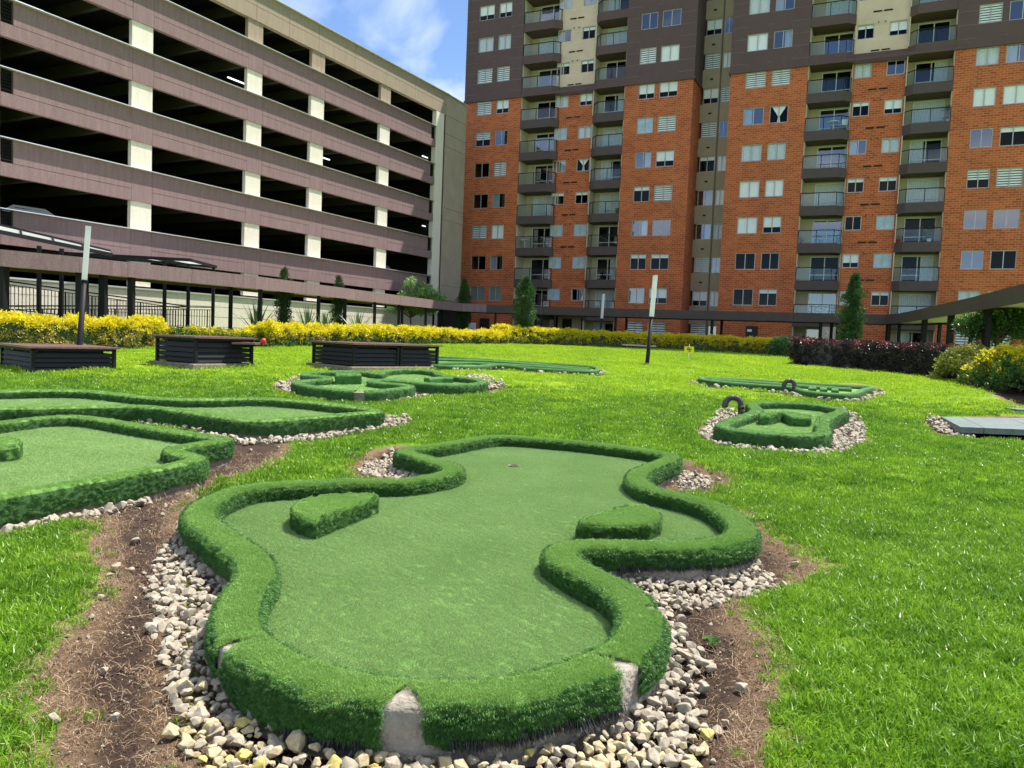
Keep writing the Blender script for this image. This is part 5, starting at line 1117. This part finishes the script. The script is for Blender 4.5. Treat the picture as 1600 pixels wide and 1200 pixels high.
def hedge(name, line, width, height, label, cat, mix, dens=70, top=None, group=None, bump=.12, core='leaf_dark', zb=None, topm=.3):
    bump = .2 if bump == .12 else bump
    """line: world xy points of the front foot; width runs away from the camera side; mix: leaf keys (low, mid, top)"""
    K = catmull(np.asarray(line), False, .3); T_ = np.gradient(K, axis=0); T_ /= np.linalg.norm(T_, axis=1)[:, None]; Nb = np.stack([-T_[:, 1], T_[:, 0]], 1)
    if (Nb[:, 1].mean()) < 0: Nb = -Nb
    n = len(K); L_ = np.linalg.norm(np.diff(K, axis=0), axis=1).sum(); o = empty(name, (K[n//2][0], K[n//2][1], 0), 0, label, cat, group); o.location = (0, 0, 0)
    hv = height if hasattr(height, '__len__') else [height]*2; H_ = np.interp(np.linspace(0, 1, n), np.linspace(0, 1, len(hv)), hv)
    g0 = gz(K[:, 0], K[:, 1])
    b = MB()
    for i in range(n-1):
        p0, p1 = K[i]+Nb[i]*.1, K[i+1]+Nb[i+1]*.1; p2, p3 = K[i+1]+Nb[i+1]*(width-.1), K[i]+Nb[i]*(width-.1); z0, z1 = g0[i]-.05, g0[i]+H_[i]-.14
        b.add([(*p0, z0), (*p1, z0), (*p2, z0), (*p3, z0), (*p0, z1), (*p1, z1), (*p2, z1), (*p3, z1)], [(4, 5, 6, 7), (0, 1, 5, 4), (2, 3, 7, 6)]+([(3, 0, 4, 7)] if i == 0 else [])+([(1, 2, 6, 5)] if i == n-2 else []))
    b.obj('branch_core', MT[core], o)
    area = L_*(height if not hasattr(height, '__len__') else float(np.mean(height))) + L_*width; m_ = int(area*dens)
    i = rng.integers(0, n, m_); fr = rng.random(m_) < (float(np.mean(H_))/(float(np.mean(H_))+width)); hh = np.where(fr, rng.random(m_)*H_[i], H_[i]); dd = np.where(fr, rng.normal(.03, .05, m_), rng.random(m_)*width)
    back = rng.random(m_) < .12; dd = np.where(fr & back, width, dd)
    endm = rng.random(m_) < .04*(1+width); i = np.where(endm, np.where(rng.random(m_) < .5, 0, n-1), i); dd = np.where(endm, rng.random(m_)*width, dd)
    P = K[i]+Nb[i]*dd[:, None]+T_[i]*rng.normal(0, .12, m_)[:, None]; bz = np.array([mnoise.noise(Vector((p[0]*2, p[1]*2, h_*2))) for p, h_ in zip(P, hh)])
    P = P-Nb[i]*(bz*bump)[:, None]; z = g0[i]+np.maximum(.03, hh+bz*bump*.9)+rng.normal(0, .035, m_); pts = np.column_stack([P, z]); rel = hh/np.maximum(H_[i], .1)+rng.normal(0, .12, m_)+bz*.3
    sc_ = rng.uniform(.7, 1.25, m_); lv = np.digitize(rel, [topm, topm+.35])
    for j, key in enumerate(mix):
        k = lv == j if len(mix) == 3 else (np.ones(m_, bool) if len(mix) == 1 else ((lv > 0) == bool(j)))
        if k.sum(): tag(scatter('foliage', pts[k], eul(upright(k.sum())), sc_[k], LF[key], o), kind='stuff')
    return o
def G2(*pxs): return [gp(x, y)[:2] for x, y in pxs]
hedge('yellow_hedge', [at(x, y, D)[:2] for x, y, D in ((-60,537,21),(40,540,21.5),(130,541,23),(215,541,24.5),(252,537,25.5))], 1.1, [.95, .92, .85, .8], 'thick bright yellow hedge at the far left behind the first bench', 'hedge', ('vari', 'vari', 'yellow'), 130, topm=.4)
def atd(lst): return [at(x, y, D)[:2] for x, y, D in lst]
hedge('clipped_hedge', atd([(262,537,26), (300,539,26.5), (350,540,27), (412,538,28)]), .9, .54, 'low green hedge with yellow tips behind the second bench', 'hedge', ('green', 'olive', 'yellow'), 110, topm=.62)
hedge('clipped_hedge', atd([(418,538,28), (480,538.5,30), (560,539,32), (640,540,35), (700,541,38), (790,543,42)]), .9, [.78, .72, .66, .6], 'long yellow topped hedge along the garage side of the lawn', 'hedge', ('green', 'vari', 'yellow'), 120, topm=.25)
hedge('clipped_hedge', atd([(785,543,42.2), (860,544,44), (960,549,45), (1060,552,45), (1150,556,43.5), (1212,558,42)]), .9, [.95, .8, .78, .82, .8], 'long yellow topped hedge in front of the brick towers', 'hedge', ('olive', 'vari', 'yellow'), 120, topm=.1)
hedge('purple_hedge', atd([(1240,570,31), (1310,574,30), (1380,578,28.5), (1430,584,27), (1478,592,25.5)]), 1.2, [1.0, 1.0, 1.02, 1.05], 'clipped dark purple hedge with red tips right of the cypress', 'hedge', ('purple', 'purple', 'redl'), 170, bump=.05, core='leaf_purple', topm=.68)
def shrub(px, py, D, rx, rz_, keys, label, name='shrub', n=260, cat='shrub', group=None, lift=0):
    c = at(px, py, D); g0 = float(gz(c[0], c[1])); o = empty(name, (c[0], c[1], g0), 0, label, cat, group)
    b = MB()
    for k in range(5):
        a = k*1.257; b.tube([(0, 0, -.05), (math.cos(a)*rx*.3, math.sin(a)*rx*.3, rz_*.7), (math.cos(a)*rx*.55, math.sin(a)*rx*.55, rz_*1.3)], [.03, .02, .01], 5)
    b.obj('stems', MT['trunk'], o)
    v = rng.normal(0, 1, (n, 3)); v /= np.linalg.norm(v, axis=1)[:, None]; r_ = rng.uniform(.45, 1, n)**.5; v[:, 2] = np.abs(v[:, 2])*1.8-.8; nz = np.array([mnoise.noise(Vector((a*1.8, b_*1.8, px))) for a, b_ in v[:, :2]])
    P = v*r_[:, None]*np.array([rx, rx, rz_])*(1+nz*.3)[:, None]; P[:, 2] = np.maximum(P[:, 2]+rz_*.95+lift, .05); rel = P[:, 2]/(2*rz_)+rng.normal(0, .15, n)
    for j, key in enumerate(keys):
        lo, hi = (j/len(keys), (j+1)/len(keys)) ; k = ((rel >= lo) | (j == 0)) & ((rel < hi) | (j == len(keys)-1))
        if k.sum(): tag(scatter('foliage', P[k], eul(upright(k.sum(), .8)), rng.uniform(.8, 1.3, k.sum()), LF[key], o), kind='stuff')
    return o
shrub(1225, 550, 41, .85, .5, ('green', 'green', 'light'), 'rounded green shrub between the yellow and the purple hedge', n=300)
shrub(1512, 590, 24.5, 1.0, .62, ('olive', 'olive', 'olive'), 'olive green bush at the end of the purple hedge', n=420)
shrub(1562, 604, 22.5, .95, .62, ('green', 'olive', 'yellow'), 'green bush with yellow tips beside the olive bush', n=420)
shrub(1612, 615, 21, .95, .66, ('green', 'green', 'yellow'), 'leafy bush with bright yellow top cut by the right picture edge', n=420)
shrub(285, 536, 26.4, .5, .3, ('olive', 'green'), 'small loose shrub in the gap between the two left hedges', n=90)
def cypress(px, pyt, pyb, D, rad, label, key='cyp'):
    t0 = at(px, pyt, D); g0 = float(gz(t0[0], t0[1])); H_ = t0[2]-g0; o = empty('cypress_tree', (t0[0], t0[1], g0), 0, label, 'tree', 'columnar cypresses round the lawn')
    MB().tube([(0, 0, -.1), (.02, 0, H_*.5), (0, 0, H_*.93)], [.09, .06, .015], 8).obj('trunk', MT['trunk'], o)
    n = int(520*H_/4*rad/.4); u = rng.random(n); z = .12+u*(H_-.12); pr = rad*np.clip(np.minimum(1, (1-u)*3.2+.12), 0, 1)*np.minimum(1, .75+u*1.2); a = rng.random(n)*6.283; nz = np.array([mnoise.noise(Vector((math.cos(q)*1.3, math.sin(q)*1.3, zz*1.6+px))) for q, zz in zip(a, z)])
    r_ = pr*(1+nz*.8)*rng.uniform(.55, 1.05, n); P = np.column_stack([np.cos(a)*r_, np.sin(a)*r_, z]); v = np.column_stack([np.cos(a)*.35, np.sin(a)*.35, np.ones(n)])+rng.normal(0, .2, (n, 3)); v /= np.linalg.norm(v, axis=1)[:, None]
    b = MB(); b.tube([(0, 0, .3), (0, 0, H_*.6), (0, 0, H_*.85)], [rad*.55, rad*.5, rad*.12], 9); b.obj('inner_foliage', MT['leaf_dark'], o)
    tag(scatter('crown', P, eul(v), rng.uniform(.8, 1.4, n), LF[key], o), kind='stuff')
cypress(445, 421, 505, 36.5, .31, 'cypress between the walkway and the garage, left one of the two', 'dark'); cypress(529.5, 431.5, 505, 39.5, .32, 'cypress between the walkway and the garage, right one of the two', 'dark')
cypress(726, 438, 520, 53.5, .42, 'cypress in front of the corner of the left brick tower'); cypress(822, 433, 527, 43.5, .50, 'shaggy cypress in front of the left tower entrance')
cypress(1336, 431, 533, 34.5, .42, 'dense cypress behind the purple hedge')
def tree(px, pyt, D, parts, key, label, trunk_r=.08, th=1.6, n=60):
    c = at(px, pyt, D); g0 = float(gz(c[0], c[1])); o = empty('leafy_tree', (c[0], c[1], g0), 0, label, 'tree')
    b = MB(); b.tube([(0, 0, -.1), (.06, 0, th*.5), (-.03, .03, th)], [trunk_r, trunk_r*.8, trunk_r*.6], 8)
    PP = []
    for (ax, az, r_) in parts:
        q = at(px+ax, az, D)-np.array([c[0], c[1], g0]); q[1] += rng.normal(0, .3); b.tube([(0, 0, th*.85), (q[0]*.5, q[1]*.5, (q[2]+th)/2), (q[0], q[1], q[2])], [trunk_r*.6, trunk_r*.35, .012], 6)
        m_ = int(n*r_*r_*4); v = rng.normal(0, 1, (m_, 3)); v /= np.linalg.norm(v, axis=1)[:, None]; v *= (rng.uniform(.3, 1, m_)**.5)[:, None]*r_; PP.append(v*[1, 1, .8]+q)
    b.obj('trunk', MT['trunk'], o); P = np.concatenate(PP); tag(scatter('crown', P, eul(upright(len(P), .9)), rng.uniform(.8, 1.4, len(P)), LF[key], o), kind='stuff')
tree(643, 440, 50, [(0,440,.3),(-6,446,.28),(12,449,.42),(24,455,.5),(34,462,.45),(44,466,.35),(-12,462,.3),(4,462,.4),(-28,482,.3),(-5,484,.3),(12,482,.5),(28,483,.42)], 'light', 'small light green tree rising behind the walkway by the garage corner', n=62)
tree(1560, 490, 27, [(-38,508,.5),(-10,500,.6),(20,498,.7),(45,503,.8),(-20,515,.6),(10,512,.7),(40,515,.8),(-48,512,.35)], 'green', 'leafy dark green tree under the right end of the walkway', n=55)
def flax(px, py, D, n, h_, label):
    c = at(px, py, D); g0 = float(gz(c[0], c[1])); o = empty('flax_plant', (c[0], c[1], g0), 0, label, 'plant', 'spiky flax plants behind the hedge')
    for k in range(n):
        a = k*2.4; t_ = (k % 5)/5*.75+.08; H_ = h_*rng.uniform(.7, 1.05); w = .055; dx, dy = math.cos(a), math.sin(a); b = MB(); pts = []
        for s_ in range(5):
            f_ = s_/4; rr = H_*t_*f_**1.3; zz = H_*math.sqrt(max(.05, 1-t_*t_*.6))*(f_-.18*f_**3*t_); pts.append((dx*rr, dy*rr, zz, w*(1-f_**2.2)+.003))
        for x, y, z, ww in pts: b.v += [(x-dy*ww, y+dx*ww, z), (x, y, z-.012), (x+dy*ww, y-dx*ww, z)]
        b.f = [f for s_ in range(4) for f in ((s_*3, s_*3+1, s_*3+4, s_*3+3), (s_*3+1, s_*3+2, s_*3+5, s_*3+4))]; b.m = [0]*len(b.f); b.obj('leaf', MT['flax'], o)
flax(401, 530, 34, 26, 1.9, 'spiky flax plant just right of the ramp railing'); flax(480, 532, 36, 26, 1.75, 'spiky flax plant between the two garage cypresses'); flax(558, 534, 38.5, 26, 1.75, 'spiky flax plant right of the second garage cypress'); flax(506, 532, 37, 20, 1.7, 'smaller flax plant against the second garage cypress')

# ------------------------------------------------------------------ grass
tuft = [source('grass_tuft', blades(17, .055, .052, .0078, .85, s), 'grass') for s in (1, 2, 3, 4)]
tuftm = [source('grass_tuft', blades(30, .12, .052, .0115, .75, s+20), 'grass') for s in (1, 2, 3)]
tuftf = [source('grass_tuft', blades(60, .34, .06, .016, .8, s+30), 'grassfar') for s in (1, 2, 3)]
straw = [source('straw_tuft', blades(14, .06, .022, .003, 2.6, s+40, flat=1), 'straw') for s in (1, 2, 3)]
def field(y0, y1, dens, half=.72):
    n = int(dens*half*(y1*y1-y0*y0)+1); y = np.sqrt(rng.random(n)*(y1*y1-y0*y0)+y0*y0); x = (rng.random(n)*2-1)*(half*y+.35); return x, y
def place(x, y): return np.column_stack([x, y, gz(x, y)])
def soilval(x, y):
    S_ = soilmask(x, y); nz = np.array([mnoise.fractal(Vector((a*6, b_*6, 3)), .9, 2.1, 3) for a, b_ in zip(x, y)]); return S_, S_+nz*.28
GR = []
x, y = field(2.0, 8.5, 520); kf = rng.random(len(x)) < np.clip((8.5-y)/2.5, 0, 1); x, y = x[kf], y[kf]; S_, v = soilval(x, y); k = (v < .40) | ((v < .66) & (rng.random(len(v)) < .22*np.clip((.7-v)/.3, 0, 1)+.03)); sc1 = np.where(v[k] > .3, .6, 1.)*rng.uniform(.75, 1.25, k.sum())
okk = lambda x, y: np.min([sdf(x, y, HOLES[h_]['lo']) for h_ in HOLES], axis=0) > .14
k2 = okk(x[k], y[k]); P = place(x[k][k2], y[k][k2]); tag(scatter('lawn_grass', P, eul(upright(len(P), .18)), sc1[k2], tuft), 'short bright green grass blades of the near lawn', 'grass', kind='stuff')
x, y = field(5.5, 18, 125, .74); kf = rng.random(len(x)) < np.clip((y-5.5)/2.5, 0, 1)*np.clip((18-y)/3, 0, 1)+(y > 8)*(y < 15); x, y = x[kf], y[kf]; S_, v = soilval(x, y); k = (v < .42) & okk(x, y); P = place(x[k], y[k]); tag(scatter('lawn_grass', P, eul(upright(len(P), .15)), rng.uniform(.7, 1.2, len(P)), tuftm), 'sunlit grass blades of the middle lawn', 'grass', kind='stuff')
x, y = field(14, 52, 14, .76); kf = rng.random(len(x)) < np.clip((y-14)/4, 0, 1); x, y = x[kf], y[kf]; S_, v = soilval(x, y); k = (v < .42) & okk(x, y)
P = place(x[k], y[k]); tag(scatter('lawn_grass', P, eul(upright(len(P), .1)), rng.uniform(.7, 1.1, len(P)), tuftf), 'sunlit grass blades of the far lawn', 'grass', kind='stuff')
x, y = field(2.0, 9.5, 420); S_, v = soilval(x, y); k = (v > .3) & (v < 1.3) & (rng.random(len(v)) < np.where(v < .85, .9, .35)) & okk(x, y); P = place(x[k], y[k]); P[:, 2] += .004-.03*np.clip((S_[k]-.5)*3, 0, 1)
tag(scatter('dry_straw', P, eul(upright(len(P), .25)), rng.uniform(.6, 1.4, len(P)), straw), 'dry straw and dead grass on the bare soil', 'straw', kind='stuff')

# black backing fringe hanging under the front turf strips
frs = [source('fringe_tuft', blades(16, .02, .055, .003, .5, s_+60), 'fringe') for s_ in (1, 2)]
C = HOLES['h1']['C']; N, s = frame_of(C); pts, nrm = [], []
for (xa, ya), (xb, yb), dn in (((470,1046),(590,1070),90),((700,1077),(940,1030),150),((1100,847),(960,848),90),((1150,835),(1100,847),40)):
    qa, qb = q_at(xa, ya), q_at(xb, yb)
    if qa > qb: qa, qb = qb, qa
    if qb-qa > Ltot/2: qa, qb = qb, qa+Ltot
    for q in rng.uniform(qa, qb, dn):
        c, n_ = sample(C, N, s, q); pts.append((c[0]+n_[0]*.122, c[1]+n_[1]*.122, .055+skirtfn(q)+.02)); nrm.append((n_[0]*.25+rng.normal(0, .12), n_[1]*.25+rng.normal(0, .12), -1))
nrm = np.array(nrm); nrm /= np.linalg.norm(nrm, axis=1)[:, None]
tag(scatter('backing_fringe', np.array(pts), eul(nrm), rng.uniform(.5, 1.2, len(pts)), frs, H1), kind='stuff')
# weeds on the bare soil
for i, (x, y, lab) in enumerate(((1112, 1006, 'small grey green weed on the soil right of the nearest hole'), (180, 905, 'tiny weed on the soil left of the nearest hole'))):
    c = hz(x, y, -.03); b = MB()
    for k in range(11):
        a = k*2.4; l = rng.uniform(.03, .055)*(1.2 if i == 0 else .8); d = np.array([math.cos(a), math.sin(a)]); e = np.array([-d[1], d[0]])*l*.3; z = rng.uniform(.01, .04)
        b.add([(0, 0, 0), (*(d*l*.55+e), z), (*(d*l), z*.8), (*(d*l*.55-e), z)], [(0, 1, 2, 3)])
    w = b.obj('weed', MT['leaf_green'], None, tuple(c)); tag(w, lab, 'weed')
# clover flowers
cl = [source('clover', MB().add([(.012*math.cos(a)*math.cos(e_), .012*math.sin(a)*math.cos(e_), .05+.012*math.sin(e_)) for e_ in (-.9, 0, .9) for a in np.arange(6)*1.047], [(j*6+i, j*6+(i+1) % 6, j*6+6+(i+1) % 6, j*6+6+i) for j in (0, 1) for i in range(6)]+[tuple(range(12, 18))]), 'white')]
px_ = [(rng.normal(1010, 120), rng.normal(655, 22)) for _ in range(60)]+[(rng.normal(1430, 30), rng.normal(612, 8)) for _ in range(25)]
P = np.array([gp(*p) for p in px_]); k = okk(P[:, 0], P[:, 1]); P = P[k]; tag(scatter('clover_flowers', P, eul(upright(len(P), .2)), rng.uniform(.4, .8, len(P)), cl), 'tiny white clover flowers scattered in the middle lawn', 'flowers', kind='stuff')
# things on balconies
def balc_item(px, py, fn, label, cat, dep=.75):
    u, z = tu(px, py, dep); k = round((z-6.13)/FL); zf = 6.13+FL*k; p = TC+TU*u+TN*dep; o = empty(cat.replace(' ', '_'), (p[0], p[1], zf), TRZ, label, cat); fn(o)
def plant(o, h=.8, key='green', n=26):
    MB().tube([(0, 0, 0), (0, 0, .28)], [.11, .16], 10).obj('pot', MT['red'] if h < .6 else MT['white'], o)
    P = np.column_stack([rng.normal(0, .16, n), rng.normal(0, .16, n), rng.uniform(.3, h, n)]); tag(scatter('foliage', P, eul(upright(n, .7)), rng.uniform(.6, 1.1, n), LF[key], o), kind='stuff')
def table(o):
    MB().tube([(0, 0, .66), (0, 0, .7)], .36, 18).obj('table_top', MT['white'], o); MB().tube([(0, 0, 0), (0, 0, .66)], .03, 8).obj('leg', MT['white'], o)
def chair(o):
    MB().box((-.2, -.2, .4), (.2, .2, .44)).obj('seat', MT['white'], o); MB().box((-.2, .17, .44), (.2, .2, .85)).obj('backrest', MT['white'], o)
    for x in (-.18, .18):
        for y in (-.18, .18): MB().box((x-.015, y-.015, 0), (x+.015, y+.015, .4)).obj('leg', MT['white'], o)
balc_item(1302, 200, table, 'round white table on a right tower balcony', 'table'); balc_item(1319, 197, chair, 'white chair right of the round white balcony table', 'chair')
balc_item(1452, 372, lambda o: plant(o, .95, 'green', 40), 'large leafy potted plant on the lowest but one right balcony column', 'potted plant'); balc_item(1404, 374, lambda o: plant(o, .5, 'redl', 14), 'small potted plant with reddish leaves on the balcony with the large plant', 'potted plant')
balc_item(1250, 378, lambda o: plant(o, .45, 'light', 14), 'small pale green potted plant at the left end of a right tower balcony', 'potted plant'); balc_item(1484, 168, lambda o: plant(o, 1.2, 'dark', 40), 'tall dark potted plant at the right end of an upper balcony', 'potted plant')
balc_item(820, 381, table, 'round table on a left tower balcony, third above the walkway', 'table'); balc_item(965, 333, lambda o: MB().tube([(0, 0, 0), (0, 0, .45)], [.15, .2], 12).obj('bin_body', MT['leaf_green'], o), 'green bin on a left tower balcony', 'bin')

# crumbs, chips and twigs on the bare soil
crm = [source('crumb', MB().add([(-.5, -.3, 0), (.4, -.5, 0), (.6, .3, 0), (-.2, .5, 0), (0, 0, .6)], [(0, 1, 4), (1, 2, 4), (2, 3, 4), (3, 0, 4)]), m_) for m_ in ('stone', 'trunk', 'concrete_low')]
x, y = field(2.0, 9.5, 900); S_, v = soilval(x, y); k = (v > .5) & (v < 1.5) & okk(x, y); P = place(x[k], y[k]); P[:, 2] += -.03*np.clip((S_[k]-.5)*3, 0, 1)+.004
tag(scatter('soil_crumbs', P, eul(upright(len(P), .5)), rng.lognormal(-4.85, .45, len(P)), crm, var=rng.choice(3, len(P), p=[.3, .55, .15])), 'small crumbs of earth and stone chips on the bare soil', 'soil', kind='stuff')
x, y = field(2.0, 7, 6); S_, v = soilval(x, y); k = (v > .5) & okk(x, y); b = MB()
for a_, c_, s_ in zip(x[k], y[k], S_[k]):
    th = rng.random()*6.283; l = rng.uniform(.04, .14); z = float(gz(a_, c_))-.03*min(1, max(0, (s_-.5)*3))+.008; b.tube([(a_, c_, z), (a_+math.cos(th)*l/2, c_+math.sin(th)*l/2, z+.012), (a_+math.cos(th+.4)*l, c_+math.sin(th+.4)*l, z+.002)], [.0025, .002, .001], 5)
tag(b.obj('twigs', MT['straw']), 'thin dry twigs lying on the bare soil', 'twigs', kind='stuff')
